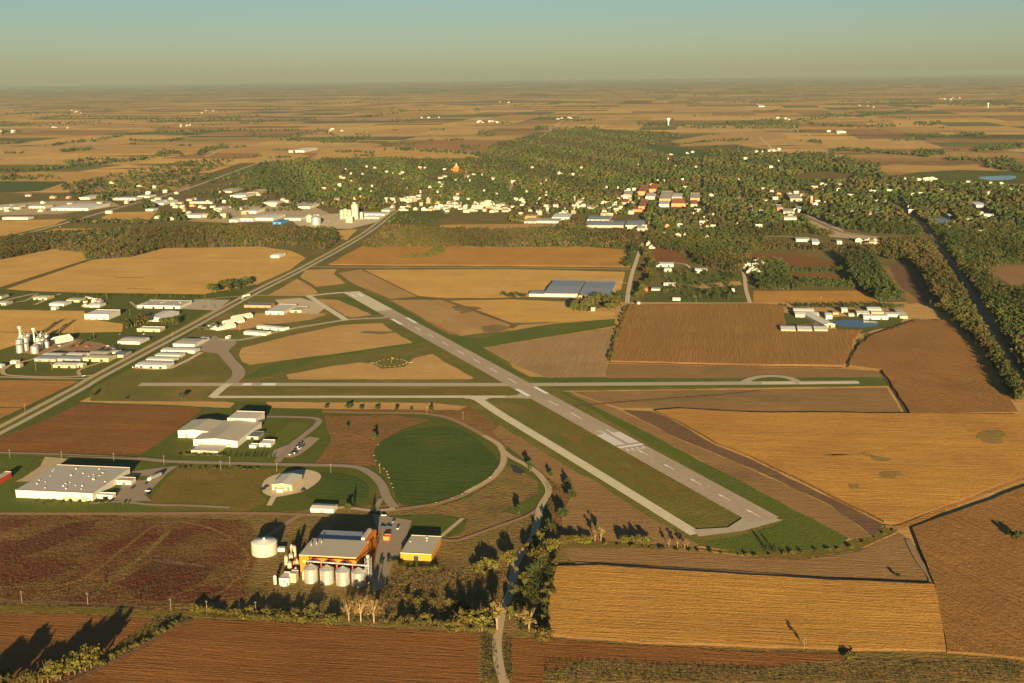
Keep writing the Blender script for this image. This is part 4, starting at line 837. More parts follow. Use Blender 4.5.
for lb, q, hh, wm, rm in (('white cube barn at the left end of the blue pond', ((824.5, 315.4), (831, 315.8), (832, 312.5)), 6, 'white_metal', 'white_roof'), ('white gabled house behind the blue pond', ((840.5, 309.2), (846.5, 309.6), (847.3, 307.4)), 6, 'house_white', 'white_roof'),
    ('longest white barn right behind the blue pond', ((862, 316), (887, 317.2), (888, 314.6)), 5, 'white_metal', 'white_roof'), ('white barn overlapping the longest barn on its left', ((855.5, 313), (868, 313.7), (869, 310.4)), 5, 'white_metal', 'white_roof'),
    ('white barn in the rear row near the gravel road', ((866, 309), (880, 309.7), (881, 307)), 5, 'white_metal', 'white_roof'), ('low white barn at the right end of the longest barn', ((884, 314.3), (897, 315), (898, 312)), 4, 'white_metal', 'pale_roof'),
    ('pale greenhouse roofed shed at the far right of the barns', ((898, 316.2), (906, 316.8), (903.5, 309.5)), 3.5, 'cream_metal', 'pale_roof'), ('small cream shed between the pond and the gabled house', ((832, 312.5), (838, 312.8), (838.5, 311)), 3, 'house_tan', 'brick'),
    ('small tan shed left of the white barn overlapping group', ((848, 314.4), (853.5, 314.8), (854, 313)), 3, 'house_cream', 'pale_roof'), ('middle white shed between the rear row and the longest barn', ((870, 312.3), (883, 313), (884, 311)), 5, 'house_white', 'tan_roof')):
    Bd('ranch_barn', 'barn', lb, *q, hh, rise=1.2, wall=wm, roof=rm)
Bd('field_barn', 'barn', 'white barn alone in the golden field left of the highway', (271.5, 255.5), (279, 256), (285, 253), 5, rise=1.5, wall='white_metal', roof='white_roof')

# cooperative elevator in town
p = G(316, 224.5); rt = empty('grain_bin', (p.x, p.y, 0)); tag(rt, 'big shiny silver grain bin at the front of the town elevator', 'grain bin'); MB().lathe([(13, 0), (13, 19)], n=32).obj('wall', 'galvanised', rt); MB().lathe([(13.2, 19.02), (1, 26)], n=32).obj('roof', 'galvanised', rt)
p = G(309.5, 222); rt = empty('grain_bin', (p.x, p.y, 0)); tag(rt, 'pale grain bin half hidden behind the big shiny bin', 'grain bin'); MB().lathe([(9, 0), (9, 17)], n=24).obj('wall', 'concrete_silo', rt); MB().lathe([(9.2, 17.02), (1, 21)], n=24).obj('roof', 'grey_roof', rt)
rt = empty('concrete_elevator', (*G(355.5, 219).xy, 0), GA); tag(rt, 'tallest concrete elevator tower in town beside the highway', 'elevator tower'); MB().box(-8, -6, 0, 8, 6, 40).obj('tower', 'concrete_silo', rt); MB().box(-5, -4, 40.02, 3, 4, 46).obj('headhouse', 'concrete_silo', rt)
for i, (x, y, r_, hh) in enumerate([(342, 219, 5.5, 24), (345.5, 218.5, 5.5, 26), (349.5, 219.5, 5.5, 26), (347.5, 222.5, 5, 17), (351, 222.8, 5, 19), (361.5, 219, 4.5, 18)]):
    p = G(x, y); rt = empty('concrete_silo', (p.x, p.y, 0)); tag(rt, ['leftmost', 'second from the left', 'tall middle', 'short front left', 'short front right', 'lone right'][i] + ' concrete silo clustered round the tallest elevator tower', 'silo', 'concrete silos of the town elevator'); MB().lathe([(r_, 0), (r_, hh)], n=18).obj('wall', 'concrete_silo', rt); MB().lathe([(r_ + .1, hh + .02), (.5, hh + 2)], n=18).obj('roof', 'grey_roof', rt)

# town landmarks
rt = empty('church', (*G(456.5, 172.5).xy, 0), GA); tag(rt, 'tall glowing orange brick church with pointed tower at the far side of town', 'church')
MB().box(-10, -9, 0, 10, 9, 24).obj('tower', 'orange_wall', rt); MB().lathe([(7.5, 24.02), (5, 29), (.4, 38)], n=8).obj('spire', 'house_tan', rt)
MB().box(11.05, -6, 0, 42, 16, 9).obj('nave', 'brick', rt); MB().box(-22, -4, 0, -11.05, 14, 15).obj('side_hall', 'brick', rt)
for q in (-5, 0, 5): MB().box(q - 1, -9.2, 4, q + 1, -9.02, 20).obj('window', 'maroon_panel', rt)
rt = empty('water_tower', (*G(668.4, 125.5).xy, 0)); tag(rt, 'white water tower on the farmland beyond the town woods', 'water tower')
MB().lathe([(9, 0), (4, 5), (4, 34)], n=20).obj('stem', 'paint_white', rt); MB().lathe([(4, 34.02), (11, 40), (13, 46), (11, 52), (4, 56), (.5, 57)], n=24).obj('tank', 'paint_white', rt)
rt = empty('water_tower', (*G(988, 107.5).xy, 0)); tag(rt, 'thin white water tower far right near the horizon', 'water tower')
MB().lathe([(6, 0), (3, 5), (3, 32)], n=16).obj('stem', 'paint_white', rt); MB().lathe([(3, 32.02), (9, 37), (9, 42), (1, 48)], n=20).obj('tank', 'paint_white', rt)
rt = empty('white_tank', (*G(815.3, 209).xy, 0)); tag(rt, 'round white storage bin beside the rail yard in town', 'storage bin'); MB().lathe([(10, 0), (10, 14)], n=24).obj('wall', 'paint_white', rt); MB().lathe([(10.2, 14.02), (1, 20)], n=24).obj('roof', 'paint_white', rt)
rt = empty('brick_tower', (*G(811.2, 207).xy, 0), GA); tag(rt, 'narrow red brown elevator tower beside the round white bin', 'tower'); MB().box(-4, -4, 0, 4, 4, 22).obj('shaft', 'brick', rt); MB().box(-2.5, -2.5, 22.02, 2.5, 2.5, 32).obj('head', 'concrete_silo', rt)
TB = [  # label, x0, x1, yfront(eave), yback, h, wall, roof
 ('white domed arena with bright roof beside the left highway', 63, 98, 208, 203, 7, 'white_metal', 'white_roof'), ('long white store at the far left edge of town', -2, 17, 207.5, 204.5, 6, 'white_metal', 'pale_roof'), ('white strip mall left of the domed arena', 33, 48, 206.3, 204.6, 6, 'white_metal', 'pale_roof'),
 ('very long thin white shed below the strip mall', 5.5, 30, 217.6, 216.2, 5, 'white_metal', 'white_roof'), ('cream hall among the trees behind the domed arena', 86, 96, 197.5, 194.5, 7, 'house_cream', 'pale_roof'), ('long white hall behind the highway bend', 121, 138, 198.2, 196.6, 6, 'white_metal', 'white_roof'),
 ('pale hall on the upper highway side', 141, 152, 196, 194.4, 6, 'house_cream', 'tan_roof'), ('white hall by the dark tree clump, left of the highway bend', 156, 170, 203, 199.5, 6, 'white_metal', 'white_roof'), ('small white shed beside the highway bend', 148, 155, 209.4, 208, 5, 'white_metal', 'white_roof'),
 ('white roofed school among trees left of the elevator', 194, 211, 201.4, 199, 7, 'house_white', 'dark_roof'), ('bright long white hall at the wood edge', 235, 250, 195.4, 192.6, 7, 'white_metal', 'white_roof'), ('pale pink flat building left of the bright long hall', 225, 237, 191, 188, 6, 'house_tan', 'tan_roof'),
 ('pink brick building right of the bright long hall', 252, 263, 192.4, 189.6, 6, 'brick_orange', 'tan_roof'), ('long white factory in the lower industrial strip', 186, 204, 215.4, 213, 6, 'white_metal', 'white_roof'), ('white hall with cream end in the lower strip', 233, 241, 220, 217.4, 6, 'white_metal', 'white_roof'),
 ('large white block plant in the industrial strip', 245, 260, 218.6, 213.6, 7, 'white_metal', 'pale_roof'), ('bright white plant left of the blue shed', 262, 279, 218, 213.6, 7, 'white_metal', 'white_roof'), ('cream plant behind the large white block', 249, 261, 211, 207.6, 7, 'house_cream', 'pale_roof'),
 ('bright blue shed in front of the elevator yard', 276.5, 284.5, 222, 219.2, 6, 'blue_wall', 'blue_wall'), ('long pale flat hall right behind the shiny grain bin', 300.6, 314, 206.4, 203, 7, 'house_cream', 'tan_roof'), ('small white hall between trees upper industrial strip', 217, 225, 208.3, 206.2, 6, 'house_white', 'white_roof'),
 ('white warehouse just left of the concrete silos', 287, 303, 218.4, 216.2, 6, 'white_metal', 'pale_roof'), ('long grey roofed storage right of the concrete tower', 361, 386, 213.6, 211.4, 6, 'house_cream', 'grey_roof'), ('lower long pale storage right of the concrete tower', 366, 380, 217, 215.2, 5, 'house_cream', 'pale_roof'),
 ('white hall at the upper road of the industrial strip', 266, 280, 202.6, 200.6, 6, 'house_white', 'white_roof'), ('cluster hall beside the highway junction', 384, 392, 210, 207.5, 6, 'house_white', 'pale_roof'), ('far white farmstead hall on the ridge road', 296, 310, 150.6, 148, 9, 'white_metal', 'white_roof'),
 ('pale yellow fronted building at the left end of the factory row', 525.5, 537, 216.6, 214.4, 7, 'amber_wall', 'tan_roof'), ('grey roofed hall below the yellow fronted building', 526, 538, 221.4, 217.4, 5, 'house_white', 'grey_roof'), ('bright white hall in the middle of the factory row', 553.5, 573, 217.2, 213, 7, 'white_metal', 'white_roof'),
 ('long grey hall joining the white hall', 538, 560, 221, 218, 5, 'house_cream', 'tan_roof'), ('blue grey roofed factory, upper one in the row', 588, 610, 219.4, 215.4, 6, 'house_white', 'blue_roof'), ('longest blue grey roofed factory in front', 585, 624, 225, 220.6, 6, 'house_white', 'blue_roof'),
 ('blue grey roofed factory beside the bridge road', 626, 644, 225, 220.4, 6, 'house_white', 'blue_roof'), ('small yellow fronted house above the blue grey factories', 601, 608, 213.6, 211.6, 6, 'amber_wall', 'pale_roof'), ('white building at the bridge road end', 637, 645, 228.6, 225, 6, 'house_white', 'pale_roof'),
 ('red brick courthouse on the town square, left back', 639, 646, 191.5, 185, 12, 'brick_orange', 'brick'), ('red brick block beside the courthouse', 650, 656.5, 189, 184, 11, 'brick_orange', 'brick'), ('orange brick block with striped roofs on the square', 660, 671.5, 199, 191, 10, 'brick_orange', 'tan_roof'),
 ('orange brick block right front on the square', 671.5, 685, 203.6, 198, 9, 'brick_orange', 'brick_orange'), ('tall orange brick block left front on the square', 639.5, 646, 206.4, 199, 11, 'brick_orange', 'brick'), ('pale stone row behind the orange brick blocks', 672, 682, 197, 193, 8, 'house_cream', 'pale_roof'),
 ('pinkish brick row at the right of the square', 690, 699.5, 198.4, 193, 10, 'brick_orange', 'tan_roof'), ('lower brick row at the right of the square', 690.5, 697, 204, 200, 8, 'house_tan', 'brick'), ('white fronted shop row under the striped block', 659, 669, 204.2, 201, 8, 'house_cream', 'pale_roof'),
 ('white walled brick roofed hall left of the square', 622, 628, 202.4, 199, 8, 'house_white', 'brick'), ('tan shop row left behind the square', 624, 632, 194.6, 190.6, 8, 'house_tan', 'tan_roof'), ('low brick shops in front of the left tall block', 633, 642, 209.6, 206, 6, 'brick_orange', 'brick'),
 ('pale shops between left and right blocks', 646, 655, 196.6, 193, 8, 'house_cream', 'pale_roof'), ('white institutional building among woods right of town', 788, 800, 198.6, 193.6, 8, 'house_white', 'tan_roof'), ('white hall in the rail yard', 796.5, 801.5, 209.4, 206.2, 8, 'white_metal', 'white_roof'),
 ('cream depot row beside the rail yard', 783, 796, 217.6, 215.4, 6, 'house_white', 'pale_roof'), ('brick warehouse left of the rail yard', 776, 782, 208, 204.6, 8, 'brick', 'tan_roof'), ('white warehouse above the cream depot row', 782, 793, 211.6, 208.4, 6, 'house_white', 'tan_roof'),
 ('long low white barn below the rail line', 795, 809.5, 239.4, 237, 5, 'white_metal', 'pale_roof'), ('white barn with bright front below the rail line', 811, 818, 242, 238.4, 6, 'white_metal', 'white_roof'), ('small white barn with dark shadow below the rail line', 836, 841, 241.6, 239.6, 6, 'white_metal', 'white_roof'),
 ('white hangar shed by the right side ponds', 972, 984, 205, 201.6, 8, 'white_metal', 'white_roof'), ('low long white shed above the right pond', 982, 994, 214.6, 213, 5, 'white_metal', 'white_roof'), ('tiny white boat shed at the pond shore', 947, 950.6, 215.6, 213.6, 6, 'white_metal', 'white_roof'),
 ('white farm hall on the far plain right of town', 837, 844, 131.6, 130, 9, 'white_metal', 'white_roof'), ('far white farm shed beside the plain road', 757, 763, 106, 104.6, 10, 'white_metal', 'white_roof'),
]
for lb, x0, x1, yf, yb, hh, wm, rm in TB:
    t = 0.018
    nm = 'town_hall_block' if 'brick' in wm else 'commercial_building'
    b_ = Bd('brick_block' if 'brick' in wm else ('metal_shed' if hh <= 6 else 'commercial_hall'), 'building', lb, (x0, yf), (x1, yf + (x1 - x0) * t), (x1 + .6, yb + (x1 - x0) * t), hh, rise=0 if 'brick' in wm or hh > 8 else 1.0, wall=wm, roof=rm, wins=5 if 'brick' in wm else 0)
    BOXES.append((x0 - 1, x1 + 1.5, yb - .5, yf + (hh * .4) + 5.5))
# small houses: one mesh each, too small to show parts
def house_mesh(w, d, h, r, wm, rm, wing):
    m = MB(); x, y = w / 2, d / 2
    m.add([(-x, -y, 0), (x, -y, 0), (x, y, 0), (-x, y, 0), (-x, -y, h), (x, -y, h), (x, y, h), (-x, y, h), (0, -y, h + r), (0, y, h + r)], [(0, 1, 5, 4), (1, 2, 6, 5), (2, 3, 7, 6), (3, 0, 4, 7), (4, 5, 8), (6, 7, 9)], 0)
    m.add([(-x - .4, -y - .4, h - .2), (0, -y - .4, h + r + .1), (0, y + .4, h + r + .1), (-x - .4, y + .4, h - .2)], [(0, 1, 2, 3)], 1); m.add([(x + .4, -y - .4, h - .2), (0, -y - .4, h + r + .1), (0, y + .4, h + r + .1), (x + .4, y + .4, h - .2)], [(0, 3, 2, 1)], 1)
    if wing:
        m.box(x + .02, -y * .6, 0, x + 5, y * .5, h * .6, 0); m.box(x, -y * .65, h * .6 + .02, x + 5.2, y * .55, h * .6 + .3, 1)
    for q in (-x * .5, x * .4): m.box(q - .6, -y - .12, h * .35, q + .6, -y - .02, h * .35 + 1.4, 2)
    m.box(-.8, y * .2, h + r * .6, 0.2, y * .2 + 1, h + r + 1, 1)
    me = m.obj('house', [wm, rm, 'dark_glass']); md = me.data; bpy.data.objects.remove(me); return md
HV = [('white', house_mesh(10, 12, 5.5, 3, 'house_white', 'pale_roof', True)), ('white', house_mesh(12, 10, 5, 3, 'house_white', 'shingle', False)), ('white', house_mesh(9, 12, 6, 3.5, 'house_white', 'white_roof', False)),
      ('cream', house_mesh(11, 11, 5.5, 3, 'house_cream', 'shingle_brown', True)), ('tan', house_mesh(12, 10, 4.5, 3, 'house_tan', 'shingle_brown', False)), ('brick', house_mesh(12, 12, 6, 3, 'brick_orange', 'shingle', False)), ('white', house_mesh(16, 10, 4.5, 2.5, 'house_white', 'pale_roof', True))]
def hs(n_, x0, x1, y0, y1, place, wt=(4, 3, 4, 2, 1, .5, 3), sc_=(0.85, 1.35)):
    n = n_ if n_ < 11 else int(n_ * .58)
    for i in range(n):
        px = random.uniform(x0, x1); py = random.uniform(y0, y1); cn, md = random.choices(HV, wt)[0]; p = G(px, py)
        o = bpy.data.objects.new('house', md); col.objects.link(o); o.location = p; o.rotation_euler = (0, 0, GA + random.choice([0, math.pi / 2, 0, -math.pi / 2]) + random.uniform(-.15, .15)); s = random.uniform(*sc_); o.scale = (s, s, min(s, 1.25))
        tag(o, 'small %s gabled house %s' % (cn, place), 'house', '%s houses %s' % (cn, place))
        BOXES.append((px - 1.6, px + 1.6, py - 1.5, py + 3.2))
hs(46, 430, 503, 203.5, 212, 'in the dense row on the town edge')
hs(42, 320, 500, 166, 203, 'scattered in the trees left of the church slope')
hs(24, 392, 432, 198, 211, 'beside the highway junction trees')
hs(42, 505, 635, 196, 216, 'above the factory row')
hs(22, 500, 640, 165, 196, 'deep in the woods behind the factory row')
hs(22, 604, 640, 186, 212, 'left of the brick town square')
hs(22, 640, 722, 206, 231, 'in front of the brick town square')
hs(16, 698, 760, 178, 232, 'in the woods right of the town square')
hs(34, 760, 900, 186, 218, 'in the woods round the rail yard')
hs(14, 856, 888, 241, 248, 'in the little cluster below the rail line')
hs(20, 900, 1023, 178, 216, 'in the woods by the right side ponds')
hs(14, 925, 1023, 212, 235, 'between the ponds at the right edge')
hs(14, 745, 780, 262, 276, 'under trees beside the second farm lane')
hs(16, 160, 235, 197, 220, 'along the left industrial strip')
hs(16, 80, 180, 183, 205, 'round the left highway')
hs(10, 660, 780, 150, 168, 'on the far wooded hill right of town')
hs(8, 640, 720, 228, 250, 'beside the bridge road')
def house_mass():
    m = MB()
    for n, x0, x1, y0, y1 in ((34, 428, 506, 203, 212.5), (26, 320, 500, 168, 203), (36, 505, 640, 196, 216), (20, 392, 432, 197, 211), (22, 604, 722, 180, 230), (26, 760, 905, 184, 218), (14, 905, 1023, 180, 230), (30, 150, 330, 195, 220), (14, 0, 120, 196, 215)):
        for i in range(n):
            px = random.uniform(x0, x1); py = random.uniform(y0, y1); p = G(px, py); a = GA + random.choice([0, math.pi / 2]); w = random.uniform(6, 10); d = random.uniform(5, 8); h = random.uniform(4, 6.5); c_, s_ = math.cos(a), math.sin(a); k = random.choice([0, 0, 0, 1, 2])
            T = lambda x, y, z: (p.x + x * c_ - y * s_, p.y + x * s_ + y * c_, z)
            m.add([T(-w, -d, 0), T(w, -d, 0), T(w, d, 0), T(-w, d, 0), T(-w, -d, h), T(w, -d, h), T(w, d, h), T(-w, d, h), T(-w, 0, h + 3), T(w, 0, h + 3)], [(0, 1, 5, 4), (1, 2, 6, 5), (2, 3, 7, 6), (3, 0, 4, 7), (5, 6, 9), (7, 4, 8)], k)
            m.add([T(-w - .4, -d - .4, h - .2), T(w + .4, -d - .4, h - .2), T(w + .4, 0, h + 3.1), T(-w - .4, 0, h + 3.1), T(w + .4, d + .4, h - .2), T(-w - .4, d + .4, h - .2)], [(0, 1, 2, 3), (3, 2, 4, 5)], 3 if i % 2 else 4)
            BOXES.append((px - 1.5, px + 1.5, py - 1.5, py + 3))
    tag(m.obj('houses', ['house_white', 'house_cream', 'brick_orange', 'shingle', 'pale_roof']), 'remaining tiny far houses of the town scattered among its trees', 'houses', kind='stuff')
house_mass()
for cx, cy, n, pl in ((487, 122, 9, 'at the hamlet on the plain behind town'), (566, 119, 5, 'at the far road corner behind town'), (430, 117, 3, 'at the lone far farm left of centre'), (190, 126, 4, 'at the far left plain farm'), (60, 128, 3, 'at the farm left of the wooded draw'), (8, 132, 4, 'at the left edge farm on the plain'), (76, 112, 4, 'at the far left hamlet'), (785, 119, 3, 'at the right plain farm'),
                      (830, 133, 4, 'beside the long shed on the right plain'), (950, 99, 7, 'at the far right village'), (865, 107, 3, 'at the far farm right of centre'), (500, 103, 3, 'at the far farm in the centre'), (765, 152, 5, 'at the hill farm right of town'), (210, 112, 3, 'at the far farm in the left plain'), (925, 180, 4, 'by the right meadow'), (340, 130, 3, 'at the farm on the ridge road')):
    hs(n, cx - 10, cx + 10, cy - 1.2, cy + 1.2, pl, (4, 1, 5, 1, 0, 0, 3), (1.3, 2.2))

# ------------------------------------------------------------------ vehicles and small things
def car(px, py, rz, body, label, group=None, long=4.6, cat='car', name='parked_car'):
    p = G(px, py); rt = empty(name, (p.x, p.y, 0.75), rz); tag(rt, label, cat, group); L2 = long / 2
    m = MB(); pr = [(-L2, .35), (L2, .35), (L2, .85), (L2 * .62, .98), (-L2 * .9, 1.0), (-L2, .8)]
    n = len(pr); m.add([(x, -.9, z) for x, z in pr] + [(x, .9, z) for x, z in pr], [tuple(range(n)), tuple(range(2 * n - 1, n - 1, -1))] + [((i + 1) % n, i, n + i, n + (i + 1) % n) for i in range(n)])
    m.obj('body', body, rt)
    c = MB(); c.add([(-L2 * .85, -.82, 1.0), (L2 * .45, -.82, 1.0), (L2 * .45, .82, 1.0), (-L2 * .85, .82, 1.0), (-L2 * .6, -.68, 1.5), (L2 * .15, -.68, 1.5), (L2 * .15, .68, 1.5), (-L2 * .6, .68, 1.5)], [(0, 1, 5, 4), (1, 2, 6, 5), (2, 3, 7, 6), (3, 0, 4, 7), (4, 5, 6, 7)])
    c.obj('cabin', 'dark_glass', rt)
    for sx in (-1, 1):
        for sy in (-1, 1):
            MB().tube((sx * L2 * .62, sy * .72, .34), (sx * L2 * .62, sy * .94, .34), .34, .34, 10).obj('wheel', 'rubber', rt)
    return rt
k = 0
for (px, py) in ((290.3, 455.3), (292, 454), (293.4, 453.9), (295, 453.7), (296.6, 454), (294.5, 450.8), (296, 448.4), (298, 447.6), (299.5, 446.4), (300.5, 444.6), (302, 443.6), (303.3, 446.6), (301.5, 448.4), (299.4, 449.6), (297.6, 452.4), (298.6, 445.2)):
    c_ = ['car_white', 'car_black', 'car_black', 'car_white', 'car_black', 'car_black', 'car_blue', 'car_white', 'car_black', 'car_blue', 'car_black', 'car_black', 'car_silver', 'car_white', 'car_silver', 'car_black'][k]; k += 1
    car(px, py, GA + math.pi / 2, c_, '%s car parked in the lot by the green verge of the factory' % c_[4:], 'parked cars in the factory lot')
for px, py, cc, lb in ((84, 376.6, 'car_white', 'white car at the junction of the curved drive and the highway'), (242.6, 299.4, 'car_white', 'white car driving on the highway beside the parking lot'), (239, 301, 'car_black', 'dark car driving on the highway just behind the white car'), (302, 269.5, 'car_silver', 'silver car on the highway below the gravel road junction'),
                       (60, 227.3, 'car_white', 'white lorry like car on the upper left highway'), (383, 528, 'car_blue', 'dark blue car in the shade behind the orange mill'), (303, 491.7, 'car_black', 'dark car on the gravel pad edge'), (384, 516.5, 'car_white', 'white car at the loop junction above the mill yard'), (101, 361.4, 'car_white', 'white car parked below the tan sheds')):
    car(px, py, R(60) if py < 400 else GA, cc, lb)
for px, py, lb in ((262.5, 491, 'dark pickup parked at the left edge of the oval gravel pad, left one'), (265.5, 488.5, 'dark pickup parked at the left edge of the oval gravel pad, right one')): car(px, py, R(60), 'car_black', lb, long=6.5, cat='pickup', name='pickup_truck')
def truck(px, py, rz, label, body='white_metal'):
    p = G(px, py); rt = empty('semi_truck', (p.x, p.y, 0.7), rz); tag(rt, label, 'truck')
    MB().box(-7, -1.3, 1.1, 7, 1.3, 4).obj('trailer', body, rt); m = MB(); m.box(-10.5, -1.2, .6, -7.6, 1.2, 2.0); m.box(-9.6, -1.2, 2.02, -7.6, 1.2, 3.4); m.obj('cab', 'car_white', rt)
    for x in (-9.8, -7.4, 4.5, 5.8):
        for sy in (-1, 1): MB().tube((x, sy * 1.0, .5), (x, sy * 1.3, .5), .5, .5, 10).obj('wheel', 'rubber', rt)
truck(156, 479, R(62), 'white semi truck parked on the asphalt yard right of the long warehouse', 'galvanised')
truck(247, 297, R(58), 'white semi truck on the highway near the tree clump')
for x0, x1, y0, y1, n, pl in ((104, 122, 344, 350, 7, 'among the tan sheds by the highway'), (183, 216, 304, 309, 5, 'on the wide concrete depot parking lot'), (276, 304, 303, 312, 7, 'in the yard of the white store'), (132, 150, 484, 499, 4, 'on the asphalt yard of the long warehouse'), (386, 404, 521, 534, 4, 'in the mill yard'), (46, 90, 346, 351, 6, 'in the grain bin yard'), (300, 345, 219, 226, 8, 'in the town elevator yard'), (262, 274, 443, 448, 3, 'beside the cream factory'), (100, 150, 334, 340, 4, 'on the yards left of the highway')):
    for i in range(n):
        cc = random.choice(['car_white', 'car_white', 'car_silver', 'car_black', 'car_blue', 'car_red']); car(random.uniform(x0, x1), random.uniform(y0, y1), GA + random.choice([0, 1.57]) + random.uniform(-.1, .1), cc, '%s vehicle parked %s' % (cc[4:], pl), '%s vehicles parked %s' % (cc[4:], pl), long=random.choice([4.6, 4.6, 7]))
# small aircraft by the front hangar
p = G(136.5, 369); rt = empty('small_aircraft', (p.x, p.y, .9), R(200)); tag(rt, 'small red low wing aircraft parked before the front row hangar', 'aircraft')
MB().lathe([(.1, 0), (.5, .6), (.75, 2.2), (.7, 4), (.2, 8)], n=12).obj('fuselage', 'car_red', rt).rotation_euler = (0, math.pi / 2, 0)
rt.children[0].location = (-3, 0, 1.2)
MB().box(-1.2, -6.5, .8, .8, 6.5, 1.0).obj('wing', 'car_red', rt); MB().box(4, -2, 1.3, 5, 2, 1.4).obj('tailplane', 'car_red', rt); MB().box(4.1, -.08, 1.42, 5.1, .08, 3).obj('fin', 'car_white', rt)
for sy in (-1.4, 1.4, ): MB().tube((-.5, sy, .3), (-.5, sy + .2, .3), .3, .3, 8).obj('wheel', 'rubber', rt)
# segmented circle with windsock
c = G(391.5, 363); rt = empty('windsock_circle', (c.x, c.y, .4)); tag(rt, 'ring of white ground markers with a windsock mast at its centre, on the airfield', 'windsock circle')
for i in range(20):
    a = i / 20 * 6.283; MB().box(-1.0, -.5, 0, 1.0, .5, .22).obj('marker', 'gravel', rt, loc=(math.cos(a) * 21, math.sin(a) * 21, 0))
for sx in (-1, 1): MB().box(-3, -.6, 0, 3, .6, .25).obj('marker', 'gravel', rt, loc=(sx * 26, 0, 0))
MB().tube((0, 0, 0), (0, 0, 7), .2, .1, 8).obj('mast', 'steel', rt); MB().tube((0, 0, 6.8), (3.4, .6, 6.4), .55, .3, 10).obj('windsock', 'orange_paint', rt)
# poles
def pole(px, py, h, label, arm=True, rz=GA, name='utility_pole', cat='utility pole', group='poles beside the roads'):
    p = G(px, py); rt = empty(name, (p.x, p.y, 0), rz); tag(rt, label, cat, group); MB().tube((0, 0, 0), (0, 0, h), .15, .1, 8).obj('post', 'wood_pole', rt)
    if arm: MB().box(-1.2, -.07, h - 1.2, 1.2, .07, h - 1.05).obj('crossarm', 'wood_pole', rt)
for pts, pl in ((((22, 603), (88, 605), (171, 611)), 'standing along the marsh above the lower left field'), (((10, 458.5), (62, 460.5), (114, 462), (164, 464.5), (230, 466), (221, 470), (277, 472), (331, 473), (380, 473)), 'standing along the road between the factories'), (((107, 299), (205, 298), (209, 306), (156, 304), (130, 316)), 'standing round the depot parking lot'),
                (((36, 371), (52, 370), (60, 340), (94, 340), (73, 334), (25, 412), (173, 339), (240, 333)), 'standing round the grain bin yard and highway'), (((696, 303), (704, 260), (821, 303), (679, 305), (930, 307)), 'standing along the gravel road by the farm plots'), (((463, 420), (427, 414)), 'standing in the scrub by the dirt track'), (((256, 614), (207, 613)), 'standing before the mill shrubs')):
    for (x, y) in pts: pole(x, y, 10 if y > 350 else 12, 'wooden pole ' + pl, group='poles ' + pl)
# boulders round the green circle
bm_ = MB(); bm_.add([(-1, -.8, 0), (1, -.9, 0), (1.1, .8, 0), (-.9, .9, 0), (-.6, -.6, 1), (.7, -.5, 1.2), (.5, .6, .9), (-.5, .4, 1.1)], [(0, 1, 5, 4), (1, 2, 6, 5), (2, 3, 7, 6), (3, 0, 4, 7), (4, 5, 6, 7)])
bo = bm_.obj('boulder', 'boulder_stone'); bmd = bo.data; bpy.data.objects.remove(bo)
edge = [(374, 456), (376, 461), (379, 466), (384, 469), (387, 472), (389, 478), (391.5, 484), (393, 488), (466, 492.5), (462, 494.6), (476, 487), (486, 481), (496, 471), (470, 490), (452, 498.6), (378, 445), (436, 503), (388, 475), (490, 478)]
for x, y in edge:
    p = G(x, y); o = bpy.data.objects.new('boulder', bmd); col.objects.link(o); o.location = (p.x, p.y, .3); o.rotation_euler = (0, 0, random.random() * 6); s = random.uniform(.5, .95); o.scale = (s * 1.3, s, s)
    tag(o, 'pale boulder on the rim of the big green circle field', 'boulder', 'boulders round the big green circle field')

# ------------------------------------------------------------------ trees
def crown_mesh(name, mat, seed, lobes, spread, zc, zr, nleaf, ls, flat=1.0):
    r = np.random.RandomState(seed); C = []
    for i in range(lobes):
        a = r.rand() * 6.283; q = spread * math.sqrt(r.rand()); z = zc + (r.rand() - .5) * 2 * zr * (1 - q / spread * .55); C.append((math.cos(a) * q, math.sin(a) * q, z, spread * r.uniform(.32, .58)))
    V = []
    for i in range(nleaf):
        cx, cy, cz, cr = C[r.randint(lobes)]; d = r.normal(size=3); d /= np.linalg.norm(d); rad = cr * (r.rand() ** .4) * (1 + .25 * r.normal())
        p = np.array([cx, cy, cz]) + d * rad * np.array([1, 1, .85 * flat]); nrm = d + r.normal(size=3) * .55; nrm /= np.linalg.norm(nrm)
        u = np.cross(nrm, r.normal(size=3)); u /= np.linalg.norm(u); w = np.cross(nrm, u); s = ls * r.uniform(.6, 1.3)
        V += [p - u * s - w * s * .6, p + u * s * .8 - w * s, p + u * s + w * s * .7, p - u * s * .7 + w * s]
    n = len(V) // 4; me = bpy.data.meshes.new(name); me.from_pydata([tuple(v) for v in V], [], [(4 * i, 4 * i + 1, 4 * i + 2, 4 * i + 3) for i in range(n)]); me.materials.append(MATS[mat]); me.update(); return me
def trunk_mesh(name, mat, seed, hh, spread, nb, r0):
    r = np.random.RandomState(seed); m = MB(); m.tube((0, 0, 0), (0, 0, hh * .45), r0, r0 * .7, 7)
    for i in range(nb):
        a = r.rand() * 6.283; z = hh * r.uniform(.2, .5); e = (math.cos(a) * spread * r.uniform(.3, .9), math.sin(a) * spread * r.uniform(.3, .9), hh * r.uniform(.6, .98)); mid = (e[0] * .4, e[1] * .4, (z + e[2]) * .5)
        m.tube((0, 0, z), mid, r0 * .5, r0 * .3, 5); m.tube(mid, e, r0 * .3, r0 * .08, 4)
    o = m.obj(name, mat); md = o.data; bpy.data.objects.remove(o); return md
